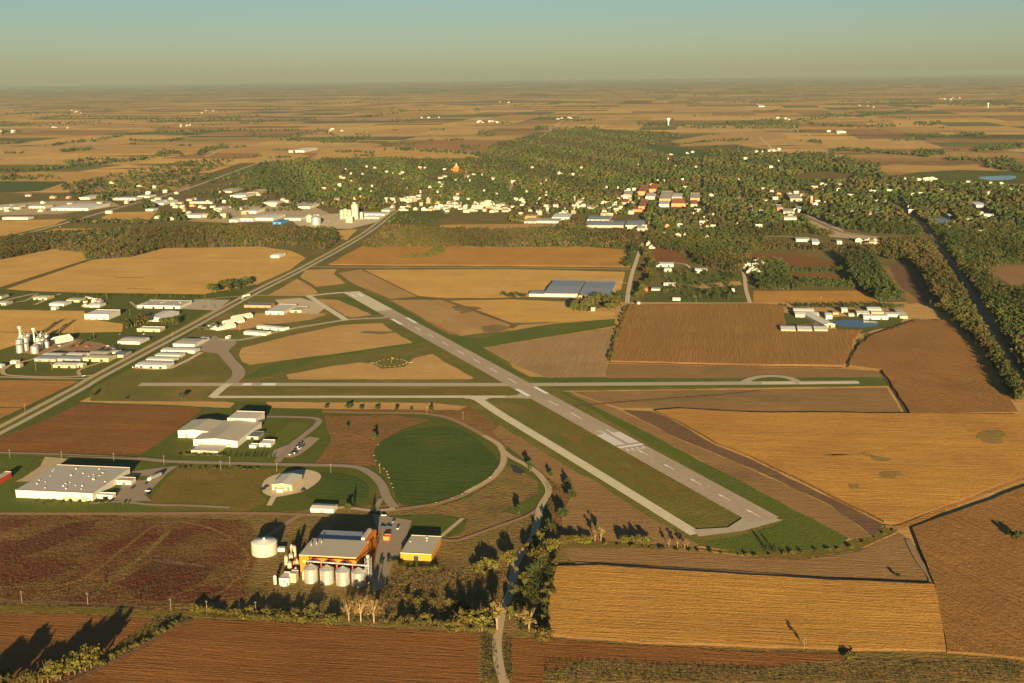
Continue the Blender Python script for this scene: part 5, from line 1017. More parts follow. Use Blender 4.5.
# unit trees are 10 m tall
KIND = {}
def kinds(key, mat, bark, n, lobes, spread, zc, zr, nleaf, ls, nb=7, r0=.28, flat=1.0):
    KIND[key] = [(trunk_mesh('trunk', bark, i * 7 + len(key), 10, spread, nb, r0), crown_mesh('crown', mat, i * 13 + len(key), lobes, spread, zc, zr, nleaf, ls, flat)) for i in range(n)]
kinds('green', 'leaf_green', 'bark', 3, 11, 3.6, 6.0, 2.7, 520, .55)
kinds('dark', 'leaf_dark', 'bark', 2, 11, 3.4, 5.8, 3.0, 520, .55)
kinds('yellow', 'leaf_yellow', 'bark', 3, 11, 3.7, 5.6, 3.0, 480, .5)
kinds('olive', 'leaf_olive', 'bark', 3, 10, 3.4, 5.8, 2.9, 420, .5)
kinds('rust', 'leaf_rust', 'bark', 2, 10, 3.4, 5.8, 2.9, 420, .5)
kinds('straw', 'leaf_straw', 'bark_pale', 3, 10, 3.2, 6.4, 2.6, 300, .38, nb=22, r0=.3)
kinds('slim', 'leaf_straw', 'bark_pale', 2, 9, 1.7, 6.4, 3.0, 220, .36, nb=12, r0=.22)
kinds('bush', 'leaf_olive', 'bark', 3, 9, 5.2, 4.2, 3.0, 420, .8, nb=5, r0=.25)
kinds('ybush', 'leaf_yellow', 'bark', 2, 9, 5.4, 4.2, 3.2, 460, .8, nb=5, r0=.25)
def conifer():
    r = np.random.RandomState(3); V = []
    for i in range(420):
        z = r.uniform(.8, 9.9); q = (10 - z) * .28 * r.uniform(.5, 1.05); a = r.rand() * 6.283; p = np.array([math.cos(a) * q, math.sin(a) * q, z]); u = np.array([math.cos(a), math.sin(a), -.5]); w = np.array([-math.sin(a), math.cos(a), 0]); s = .45
        V += [p - u * s, p - w * s * .6, p + u * s, p + w * s * .6]
    me = bpy.data.meshes.new('crown'); me.from_pydata([tuple(v) for v in V], [], [(4 * i, 4 * i + 1, 4 * i + 2, 4 * i + 3) for i in range(len(V) // 4)]); me.materials.append(MATS['leaf_dark']); me.update(); return me
KIND['conifer'] = [(trunk_mesh('trunk', 'bark', 4, 6, .3, 2, .25), conifer())]
NM = {'green': 'broadleaf_tree', 'dark': 'broadleaf_tree', 'yellow': 'broadleaf_tree', 'olive': 'broadleaf_tree', 'rust': 'autumn_tree', 'straw': 'bare_tree', 'slim': 'bare_tree', 'bush': 'shrub', 'ybush': 'shrub', 'conifer': 'conifer_tree'}
NT = [0]
def tree(px, py, h, kind, label, group=None, wide=1.0):
    NT[0] += 1
    p = G(px, py); rt = empty(NM[kind], (p.x, p.y, 0.1), random.random() * 6.28); s = h / 9.2; rt.scale = (s * wide, s * wide, s)
    tag(rt, label, 'shrub' if 'bush' in kind else 'tree', group)
    tm, cm = random.choice(KIND[kind])
    for nm, md in (('trunk', tm), ('crown', cm)):
        o = bpy.data.objects.new(nm, md); col.objects.link(o); o.parent = rt
def row(line, n, h, kd, label, group, jx=1.0, jy=.6, wide=(.9, 1.25)):
    ps = [Vector((x, y, 0)) for x, y in line]; seg = [(ps[i + 1] - ps[i]).length for i in range(len(ps) - 1)]; T = sum(seg)
    for i in range(n):
        t = T * (i + random.uniform(.2, .8)) / n; j = 0
        while j < len(seg) - 1 and t > seg[j]: t -= seg[j]; j += 1
        q = ps[j].lerp(ps[j + 1], t / seg[j]); k = random.choice(kd)
        cw = {'green': 'green leafy', 'dark': 'dark green', 'yellow': 'yellow green', 'olive': 'olive', 'rust': 'rust brown', 'straw': 'bare straw coloured', 'slim': 'slim bare', 'bush': 'low olive', 'ybush': 'low yellow', 'conifer': 'dark pointed'}[k]
        tree(q.x + random.uniform(-jx, jx), q.y + random.uniform(-jy, jy), random.uniform(*h), k, '%s %s %s' % (cw, 'shrub' if 'bush' in k else 'tree', label), group + ' (%s)' % cw, random.uniform(*wide))
# named foreground trees
for a in ((310, 621, 14, 'olive', 'olive leafy tree below the second silver silo, above the brown field edge', None, 1.1), (349, 622, 17, 'straw', 'wide fan of bare straw coloured branches, left stem of the pale thicket under the silos', None, 1.0), (361, 623, 19, 'straw', 'tall bare straw coloured tree, middle stem of the pale thicket under the silos', None, 1.0),
          (374, 623, 18, 'straw', 'bare straw coloured tree, right stem of the pale thicket under the silos', None, 1.0), (428, 623, 8, 'ybush', 'lone low yellow shrub right beside the pale thicket', None, 1.0), (460, 629, 15, 'yellow', 'yellow leafy tree third left of the gravel road bend', None, 1.05), (482, 631, 16, 'yellow', 'wide yellow tree just left of the gravel road bend', None, 1.15),
          (497, 630, 22, 'slim', 'tall slim pale tree standing at the left verge of the gravel road bend', None, 1.3), (529, 632, 17, 'straw', 'pale spreading tree right of the gravel road bend', None, 1.1), (541, 640, 12, 'ybush', 'round yellow green tree at the lower left corner of the golden corn field', None, .95),
          (538, 563, 15, 'yellow', 'large yellow tree right of the gravel road above the shaded bend', None, 1.2), (549, 553, 13, 'yellow', 'yellow tree beside the narrow brown field corner', None, 1.1), (508, 566, 13, 'yellow', 'yellow green tree left of the shaded gravel road', None, 1.1), (489, 570, 11, 'ybush', 'low yellow shrub between dark shadows left of the gravel road', None, 1.0), (478, 572, 10, 'ybush', 'low yellow shrub farther left between the dark shadows', None, 1.0),
          (530, 472, 11, 'dark', 'dark tree at the fork where the dirt track meets the taxiway strip', None, .9), (551, 478, 7, 'dark', 'small dark tree right of the track curve', None, .9), (567, 486, 8, 'dark', 'small dark tree at the tan field edge', None, .9), (571, 501, 11, 'dark', 'dark tree at the left end of the tan wedge field', None, 1.0), (563, 520, 11, 'dark', 'dark tree in the scrub right of the gravel curve', None, 1.0),
          (519, 514, 9, 'dark', 'dark tree left of the gravel road junction', None, 1.0), (601, 541, 13, 'slim', 'slim pale tree at the brown strip field throwing the longest shadow', None, 1.2), (595, 541, 11, 'slim', 'second slim pale tree left of the one with the longest shadow', None, 1.2), (353, 506.5, 9, 'conifer', 'dark conifer behind the orange mill', None, 1.2), (373, 513, 8, 'conifer', 'dark conifer beside the loop road triangle', None, 1.2), (349, 512, 8, 'green', 'green tree by the small long white shed', None, 1.1),
          (374, 441, 10, 'dark', 'dark tree at the left tip of the big green circle', None, .8), (346.5, 430, 6, 'dark', 'small dark tree in the red brown scrub', None, .8), (767, 551, 8, 'conifer', 'left of two dark conifers on the green runway end', None, 1.3), (774, 551.5, 7, 'conifer', 'right of two dark conifers on the green runway end', None, 1.3), (851, 659, 5, 'bush', 'lone olive shrub at the lower edge of the golden field', None, 1.2), (804, 650, 9, 'slim', 'thin bare tree at the bottom edge of the golden corn', None, .7),
          (898, 578, 4, 'dark', 'tiny dark bush at the tip of the triangular field', None, 1), (92, 397.5, 7, 'dark', 'dark tree beside the highway shoulder', None, 1), (125, 400, 4, 'dark', 'small dark bush in the strip right of the highway', None, 1), (182, 399, 8, 'dark', 'dark tree near the taxiway end', None, 1), (1018, 541, 9, 'dark', 'dark tree at the right edge of the photo in the amber field', None, 1.1), (1012, 538, 6, 'bush', 'olive shrub at the right edge of the amber field', None, 1.2)):
    tree(*a)
row([(20, 690), (60, 680), (95, 668)], 12, (10, 17), ['yellow', 'olive', 'yellow'], 'in the lower left ditch throwing long shadows', 'ditch trees at the lower left')
row([(-22, 700), (10, 695)], 4, (15, 20), ['olive', 'yellow'], 'at the lower left corner', 'corner trees at the lower left')
row([(95, 668), (150, 640), (180, 622)], 12, (2.5, 5), ['ybush', 'bush'], 'along the ditch between the two brown fields', 'ditch shrubs between the brown fields')
row([(196, 612), (250, 616), (300, 619)], 14, (4, 9), ['ybush', 'bush', 'yellow'], 'in the shrub belt left of the silos', 'shrub belt left of the silos')
row([(240, 619), (300, 622), (340, 624)], 10, (5, 9), ['ybush', 'bush'], 'in the hedge above the lower brown field', 'hedge above the lower brown field')
row([(384.01, 624), (420, 627), (450, 630), (495, 633)], 12, (4, 9), ['ybush', 'bush', 'olive'], 'between the pale thicket and the gravel road', 'trees between thicket and gravel road')
row([(400, 600), (440, 606), (480, 612)], 6, (4, 8), ['bush', 'dark', 'olive'], 'in the dark wood right of the silos', 'dark wood right of the silos')
row([(508, 625), (520, 600), (528, 580), (545, 560)], 10, (7, 12), ['olive', 'olive', 'dark'], 'in the shady wood right of the gravel road', 'shady wood right of the gravel road')
row([(541, 626), (546, 600), (551, 580), (556, 562)], 8, (4, 8), ['bush', 'olive'], 'at the left edge of the golden corn field', 'edge trees of the golden corn field')
row([(528, 555), (540, 540), (552, 530)], 8, (7, 12), ['olive', 'yellow', 'dark'], 'in the grove above the shaded bend', 'grove above the shaded bend')
row([(556, 547), (570, 543), (590, 542)], 8, (6, 10), ['yellow', 'ybush'], 'along the narrow brown strip field, left end', 'trees on the strip field, left end')
row([(620, 543), (650, 545)], 6, (7, 10), ['olive', 'yellow', 'bush'], 'in the clump on the middle of the strip field hedge', 'clump on the strip field hedge')
row([(668, 547), (692, 549)], 4, (6, 9), ['olive', 'slim'], 'at the foot of the runway end', 'trees at the foot of the runway end')
row([(600, 545), (760, 557), (850, 549), (900, 528)], 26, (1.5, 3.2), ['bush', 'ybush'], 'in the thin hedge round the runway end', 'thin hedge round the runway end')
row([(323, 409.5), (335, 410), (360, 410), (379.5, 411), (392, 412), (437, 412)], 7, (4, 8), ['dark'], 'in the scattered row above the dirt track', 'scattered dark trees above the dirt track', .5, .3)
row([(177, 455.5), (226, 456.5)], 15, (2.2, 3.2), ['bush', 'dark'], 'in the clipped hedge before the factory', 'clipped hedge before the factory', .6, .2)
row([(228, 456.8), (276, 457.6)], 11, (3.4, 4.6), ['conifer'], 'in the spaced row before the factory', 'spaced conifers before the factory', .5, .2, (1.2, 1.5))
row([(28, 504), (135, 504.5)], 12, (2.5, 5.5), ['dark', 'olive', 'yellow'], 'below the front wall of the long warehouse', 'small trees before the long warehouse', 1, .4)
row([(172, 468.5), (215, 469), (262, 470)], 12, (1.6, 3), ['bush'], 'in the road ditch across from the factory', 'ditch shrubs across from the factory')
row([(378, 568), (392, 562), (405, 572), (440, 570)], 9, (2.5, 5), ['bush', 'dark'], 'in the garden before the yellow orange store', 'garden shrubs before the yellow orange store')
row([(209, 293), (225, 290), (240, 289), (250, 285)], 16, (12, 18), ['olive', 'green', 'dark'], 'in the round clump beside the highway', 'clump beside the highway', 2, 2.5)
row([(124, 329), (135, 325), (150, 322)], 11, (12, 17), ['green', 'dark', 'olive'], 'beside the white roofed hall, left side', 'round trees left of the white roofed hall', 1.5, 2)
row([(160, 325), (170, 324), (180, 323)], 8, (9, 13), ['green', 'dark'], 'beside the white roofed hall, right side', 'round trees right of the white roofed hall', 1.5, 1.5)
row([(198, 331), (212, 330), (222, 328)], 6, (6, 9), ['olive', 'green'], 'round the small blue roofed barn', 'trees round the blue roofed barn', 1.5, 1)
row([(70, 296.5), (105, 296), (200, 297.5)], 20, (2.5, 5), ['dark', 'bush'], 'in the hedge behind the depot', 'hedge behind the depot', .8, .3)
row([(100, 362), (112, 356), (96, 352)], 6, (4, 7), ['dark', 'green'], 'among the tan sheds by the highway', 'trees among the tan sheds', 2, 1)
row([(86, 343), (92, 339), (70, 349)], 6, (4, 7), ['dark', 'green'], 'behind the grey sheds of the bin yard', 'trees behind the grey sheds', 2, 1)
row([(573, 313), (585, 307), (600, 304), (614, 310), (621, 300)], 22, (13, 19), ['green', 'olive', 'dark', 'olive'], 'in the grove before the two blue grey barns', 'grove before the blue grey barns', 3, 3.5)
row([(640, 300), (643, 292), (650, 284), (646, 275), (655, 268), (648, 258), (638, 252)], 26, (11, 17), ['green', 'olive', 'dark', 'yellow'], 'in the farm grove right of the road', 'farm grove right of the road', 4, 3)
row([(626, 306), (618, 328), (609, 362)], 20, (3, 6), ['bush', 'dark'], 'in the hedge between the rowed field and the brown corn', 'hedge west of the brown corn', .6, 1)
NEAR_END = NT[0]
row([(964, 306), (983, 338), (1004, 370), (1023, 402)], 24, (10, 15), ['green', 'dark', 'olive', 'olive'], 'on the near side of the railway', 'trees on the near side of the railway', 2.5, 2.5)
row([(985, 301), (1006, 330), (1026, 362)], 14, (10, 14), ['green', 'olive', 'rust'], 'on the far side of the railway', 'trees on the far side of the railway', 2.5, 2.5)

# woodland too far and dense to count: one object, every tree a tapered stem and an uneven crown
def ico(sub):
    t = (1 + 5 ** .5) / 2
    v = [(-1, t, 0), (1, t, 0), (-1, -t, 0), (1, -t, 0), (0, -1, t), (0, 1, t), (0, -1, -t), (0, 1, -t), (t, 0, -1), (t, 0, 1), (-t, 0, -1), (-t, 0, 1)]
    f = [(0, 11, 5), (0, 5, 1), (0, 1, 7), (0, 7, 10), (0, 10, 11), (1, 5, 9), (5, 11, 4), (11, 10, 2), (10, 7, 6), (7, 1, 8), (3, 9, 4), (3, 4, 2), (3, 2, 6), (3, 6, 8), (3, 8, 9), (4, 9, 5), (2, 4, 11), (6, 2, 10), (8, 6, 7), (9, 8, 1)]
    v = [Vector(p).normalized() for p in v]
    for _ in range(sub):
        c = {}; nf = []
        def mid(a, b):
            k = (min(a, b), max(a, b))
            if k not in c: v.append(((v[a] + v[b]) / 2).normalized()); c[k] = len(v) - 1
            return c[k]
        for a, b, d in f:
            x, y, z = mid(a, b), mid(b, d), mid(d, a); nf += [(a, x, z), (b, y, x), (d, z, y), (x, y, z)]
        f = nf
    return np.array([tuple(p) for p in v]), np.array(f)
IV, IF = ico(1)
def inside(px, py, poly):
    r = np.zeros(len(px), bool); n = len(poly)
    for i in range(n):
        x1, y1 = poly[i]; x2, y2 = poly[(i + 1) % n]
        c = ((y1 > py) != (y2 > py)) & (px < (x2 - x1) * (py - y1) / (y2 - y1 + 1e-12) + x1); r ^= c
    return r
WX = []; WY = []; WH = []; WC = []
PAL = {'g': (0.048, 0.066, 0.014), 'o': (0.068, 0.066, 0.016), 'd': (0.028, 0.042, 0.011), 'r': (0.088, 0.062, 0.021), 's': (0.12, 0.088, 0.037), 'y': (0.078, 0.073, 0.015)}
def wood(poly, dens, hr, pal, keep=(), streets=False):
    poly = np.array(poly, float); x0, y0 = poly.min(0); x1, y1 = poly.max(0); n = int((x1 - x0) * (y1 - y0) * dens)
    px = NR.uniform(x0, x1, n); py = NR.uniform(y0, y1, n); m = inside(px, py, [tuple(q) for q in poly])
    for q in keep: m &= ~inside(px, py, q)
    for a, b, c, d in BOXES: m &= ~((px > a) & (px < b) & (py > c) & (py < d))
    px = px[m]; py = py[m]; P = Gn(px, py); u = P[:, 0] * EX.x + P[:, 1] * EX.y; v = P[:, 0] * EY.x + P[:, 1] * EY.y
    if streets:
        k = ~(((u % 128) < 15) & (NR.rand(len(u)) < .8)) & ~(((v % 330) < 60) & (NR.rand(len(u)) < .6)); cl = np.sin(u / 210 + 1.3 * np.sin(v / 420)) + np.sin(v / 310 + u / 390); k &= ~((cl > 1.45) & (NR.rand(len(u)) < .75))
        px, py, u, v = px[k], py[k], u[k], v[k]
    WX.append(px); WY.append(py); WH.append(NR.uniform(hr[0], hr[1], len(px)))
    ks = list(pal); nn = (NR.randint(len(ks), size=len(px)) * .55 + (1 + np.sin(u / 95 + np.sin(v / 160) * 2)) * .5 * len(ks) * .5).astype(int) % len(ks); WC.append(np.array([PAL[ks[i]] for i in nn]).reshape(-1, 3) * (NR.uniform(.8, 1.2, len(px)) * (1 + .22 * np.sin(u / 60 + v / 140)))[:, None])
def strip(line, w, dens, hr, pal, keep=()):
    for (xa, ya), (xb, yb) in zip(line[:-1], line[1:]):
        dx, dy = xb - xa, yb - ya; l = math.hypot(dx, dy) or 1; nx_, ny_ = -dy / l * w / 2, dx / l * w / 2
        if abs(dx) > abs(dy): nx_, ny_ = 0, w / 2
        else: nx_, ny_ = w / 2, 0
        wood([(xa + nx_, ya + ny_), (xb + nx_, yb + ny_), (xb - nx_, yb - ny_), (xa - nx_, ya - ny_)], dens, hr, pal, keep)
# town woods
hwyfar = [(120, 210), (184, 192.5), (260, 164.5), (300, 155), (300, 151), (256, 161), (180, 188), (120, 204)]
railk = [(800, 213), (822, 220), (841, 229), (872, 233.5), (925, 236), (925, 241), (870, 242), (840, 238), (812, 228)]
railk2 = [(880, 199), (902, 205), (925, 222), (945, 246), (975, 288), (990, 312), (980, 312), (960, 284), (930, 246), (912, 222), (896, 210)]
lawnk = [(384, 212), (440, 211), (450, 217), (430, 223), (388, 225)]
meadow1 = [(642, 148), (671, 140), (724, 131), (760, 130), (795, 137), (750, 145), (708, 151), (703, 162), (678, 159)]
meadow2 = [(788, 177), (820, 171.5), (857, 174), (852, 181), (800, 182)]
meadow3 = [(885, 178), (920, 171), (960, 169), (1030, 170), (1030, 187), (960, 181)]
STR = [((446, 214), (456, 197), (465, 178), (468, 168)), ((505, 213), (509, 198), (512, 184)), ((548, 214), (552, 197), (556, 178)), ((601, 212), (604, 196), (607, 178)), ((704, 222), (706, 202), (708, 184)), ((735, 226), (738, 206), (740, 190)), ((400, 203), (460, 205), (540, 207), (600, 208)), ((700, 196), (760, 199), (830, 203)), ((770, 232), (772, 214), (774, 196))]
SK = []
for q in STR:
    road('road', list(q), 11, 'gravel', 4)
    for a_, b_ in zip(q[:-1], q[1:]):
        ew = abs(a_[0] - b_[0]) > abs(a_[1] - b_[1]); dx_, dy0, dy1 = (0, -.3, 3.2) if ew else (1.1, 0, 0)
        SK.append([(a_[0] - dx_, a_[1] + dy0), (b_[0] - dx_, b_[1] + dy0), (b_[0] + dx_, b_[1] + dy1), (a_[0] + dx_, a_[1] + dy1)])
sq = [(636, 212), (636, 184), (660, 183), (700, 190), (702, 206), (660, 208)]
KP = tuple(SK) + (hwyfar, railk, railk2, lawnk, meadow1, meadow2, meadow3, [(423, 177), (450, 175), (453, 182), (430, 184)], [(925, 216), (951, 216), (951, 226), (936, 226)], [(957, 228), (982, 228), (982, 236), (957, 236)], [(975, 174), (1030, 174), (1030, 182), (975, 182)])
TOWN = [(240, 178), (262, 163), (300, 160), (382, 159), (479, 158.5), (488, 147), (510, 141), (540, 133), (592, 130), (668, 133), (750, 148), (777, 154), (857, 164), (890, 178), (950, 184), (1004, 187), (1040, 190),
        (1040, 240), (900, 236), (720, 236), (660, 232), (640, 216), (520, 212), (500, 207), (430, 209), (396, 207), (380, 203), (300, 196), (250, 190)]
wood(TOWN, .85, (5, 15), 'dggggodyro', KP, True)
wood([(540, 140), (600, 133), (668, 136), (640, 165), (540, 165), (510, 150)], .25, (8, 12), 'ror', KP)
wood([(300, 200), (380, 204), (392, 210), (360, 211), (300, 207)], .15, (9, 13), 'goy', KP)
wood([(60, 200), (130, 186), (200, 176), (250, 168), (240, 178), (200, 186), (150, 198), (110, 202)], .16, (8, 12), 'gdo', KP)
wood([(60, 186), (110, 176), (180, 162), (240, 158), (200, 175), (120, 188), (70, 196)], .22, (8, 12), 'gdo', KP)
wood([(190, 196), (250, 180), (330, 198), (300, 212), (240, 212)], .14, (8, 12), 'gdoy', KP)
wood([(150, 213), (200, 212), (232, 216), (230, 219), (186, 221), (160, 222)], .3, (7, 11), 'god', KP)
wood([(138, 205), (160, 202), (165, 207), (142, 209)], .4, (9, 13), 'dg', KP)
wood([(0, 176), (50, 176), (60, 180), (0, 181)], .25, (8, 12), 'gd', KP)
# river woods across the middle
BAND = [(0, 240.5), (79, 233), (158, 230), (260, 229.5), (332, 232), (337, 241), (326, 252), (300, 246.5), (260, 246.5), (163, 249), (130, 257), (86, 260.5), (84, 255), (53, 249.5), (0, 260)]
hwk = [(290, 280), (355, 243), (380, 226), (400, 210), (392, 208), (370, 226), (345, 241), (290, 268)]
wood(BAND, .75, (10, 15), 'oorrgsd', (hwk,))
wood([(388, 229), (440, 232), (500, 232.5), (566, 230), (580, 221), (612, 229), (640, 234), (638, 246), (616, 248), (500, 248), (434, 247.5), (362, 248.5), (376, 238)], .75, (10, 15), 'oorrgsd', (hwk,))
wood([(396, 215), (430, 222), (440, 225), (384, 224.5)], .12, (7, 10), 'go')
wood([(552, 220), (566, 217), (580, 221), (582, 232), (566, 232)], .9, (12, 17), 'rso')
wood([(510, 217), (560, 221), (560, 224), (510, 223)], .5, (8, 12), 'oy', KP)
# right hand woods
wood([(645, 233), (720, 236), (900, 236), (936, 246), (905, 262), (870, 256), (845, 252), (790, 250), (750, 252), (740, 262), (700, 264), (690, 255), (650, 247)], .42, (9, 14), 'goorr', (railk, railk2, [(745, 236), (860, 236), (890, 249), (800, 248)]))
wood([(690, 248), (750, 250), (748, 268), (734, 272), (700, 266)], .45, (10, 14), 'gdor')
wood([(755, 262), (782, 262), (790, 280), (800, 290), (760, 290), (752, 278)], .42, (8, 12), 'ggo')
wood([(838, 258), (868, 250), (882, 275), (900, 300), (880, 301), (862, 290), (850, 280), (849, 270)], .6, (11, 16), 'gdor')
strip([(795, 283), (860, 287)], 5, .4, (7, 11), 'go')
strip([(782, 270.5), (845, 271.5)], 2.5, .5, (6, 9), 'go')
wood([(880, 250), (930, 248), (945, 270), (965, 300), (945, 316), (936, 300), (920, 272), (905, 258)], .5, (11, 16), 'orrgs')
wood([(950, 232), (1040, 232), (1040, 262), (985, 268), (1000, 292), (1040, 296), (1040, 400), (1024, 372), (992, 314), (945, 246)], .4, (10, 16), 'gogdrd', ([(984, 268), (1040, 262), (1040, 290), (1008, 284)],))
wood([(935, 262), (965, 302), (1023, 398), (1018, 404), (985, 352), (950, 318), (958, 300)], .28, (9, 14), 'gord')
wood([(900, 214), (930, 232), (952, 262), (940, 262), (915, 240), (880, 232)], .35, (9, 13), 'gor', (railk2, railk))
strip([(849, 366), (853, 352), (866, 338), (900, 328), (920, 321)], 3, .35, (2, 4), 'go')
wood([(396, 258.5), (425, 256.5), (432, 250), (443, 247), (443, 254), (428, 258.5), (402, 260)], .9, (6, 10), 'oyr')
wood([(780, 307), (830, 305.5), (905, 307), (905, 309.5), (850, 309), (790, 309)], .25, (5, 9), 'gd', ())
strip([(500, 296.5), (528, 297.8)], 3, .35, (5, 8), 'dr'); strip([(628, 305), (609, 362)], 2.2, .7, (2, 4), 'do')
strip([(627, 268), (634, 250), (643, 240)], 4, .5, (9, 13), 'dg', ())
wood([(660, 270), (690, 268), (735, 272), (740, 300), (700, 302), (660, 295)], .045, (6, 10), 'gdo')
strip([(155, 230.5), (245, 226)], 1.2, .5, (7, 10), 'dr'); strip([(70, 222), (150, 223)], 3, .4, (6, 10), 'od')
# far hedgerows, draws and farm groves
FAR = [([(90, 142), (120, 136), (150, 133), (200, 131), (250, 131), (300, 131)], 1.6, .7), ([(128, 140.5), (160, 142), (185, 139)], 2, .6), ([(45, 147), (70, 143), (85, 141.5)], 1.6, .7), ([(60, 151.5), (95, 149)], 2.2, .7), ([(198, 154), (212, 149), (228, 147)], 4, .7), ([(158, 154), (178, 153), (182, 157)], 3, .7),
       ([(0, 145), (28, 142)], 1.6, .6), ([(0, 133), (22, 132)], 3, .8), ([(250, 122), (316, 119.5)], 1.3, .9), ([(240, 122.5), (264, 121.5)], 3.2, .8), ([(358, 117), (395, 114), (408, 111)], 1.6, .9), ([(265, 109.8), (292, 109)], 2, .7), ([(290, 137), (320, 130), (345, 141)], 2, .4), ([(320, 142), (372, 138)], 4, .45), ([(250, 135), (300, 141), (345, 139)], 3, .4), ([(380, 146), (415, 145)], 3, .4),
       ([(0, 173), (60, 168), (150, 158), (165, 156)], 3, .3), ([(60, 164), (90, 160)], 1.8, .6), ([(395, 149), (480, 155)], 2.2, .5), ([(460, 148), (480, 148)], 3, .6), ([(478, 134), (495, 134)], 5, .5), ([(478, 122), (512, 124)], 1.5, .5), ([(475, 109), (480, 110)], 1.5, 2), ([(390, 121), (415, 122)], 3, .4), ([(560, 119), (580, 121), (596, 120)], 2, .8), ([(535, 128), (560, 130), (600, 129)], 4, .5),
       ([(636, 124), (700, 127), (727, 127)], 4, .45), ([(667, 127), (671, 120)], 4, 1.), ([(724, 125), (760, 122), (800, 121), (830, 116), (870, 115)], 4, .5), ([(735, 126), (800, 126)], 6, .5), ([(805, 124), (860, 127), (900, 126)], 2, .6), ([(860, 117), (900, 112), (930, 105), (960, 101)], 1.8, .8), ([(870, 113), (910, 120)], 1.3, .6), ([(915, 124), (942, 124)], 4, .6), ([(960, 135), (985, 135)], 3, .7), ([(915, 152), (945, 154)], 4, .6), ([(975, 150), (1024, 147)], 4, .6), ([(945, 160), (1024, 162)], 2.5, .4), ([(985, 165), (1040, 172)], 6, .5),
       ([(810, 142), (822, 143)], 3, .7), ([(750, 140), (710, 142), (672, 146)], 1.5, .5), ([(750, 158), (830, 160), (880, 168)], 9, .3), ([(830, 152), (850, 150), (930, 156)], 3, .4), ([(840, 103), (910, 102), (1024, 104)], 6, .5), ([(750, 101), (790, 99)], 6, .6), ([(770, 112), (780, 110)], 2, .8), ([(508, 102), (590, 103), (700, 104)], 1.4, .8), ([(610, 92), (640, 104)], 2, .6), ([(708, 93), (716, 97)], 2, 1), ([(0, 112), (60, 115), (120, 118), (200, 120), (260, 116)], 3.6, .4), ([(0, 124), (40, 125), (100, 123)], 4, .35), ([(110, 118), (190, 121), (245, 119)], 4.4, .4), ([(15, 106), (90, 109)], 3, .4)]
for ln, w, d in FAR: strip(ln, w, d, (9, 15), 'gdgo')
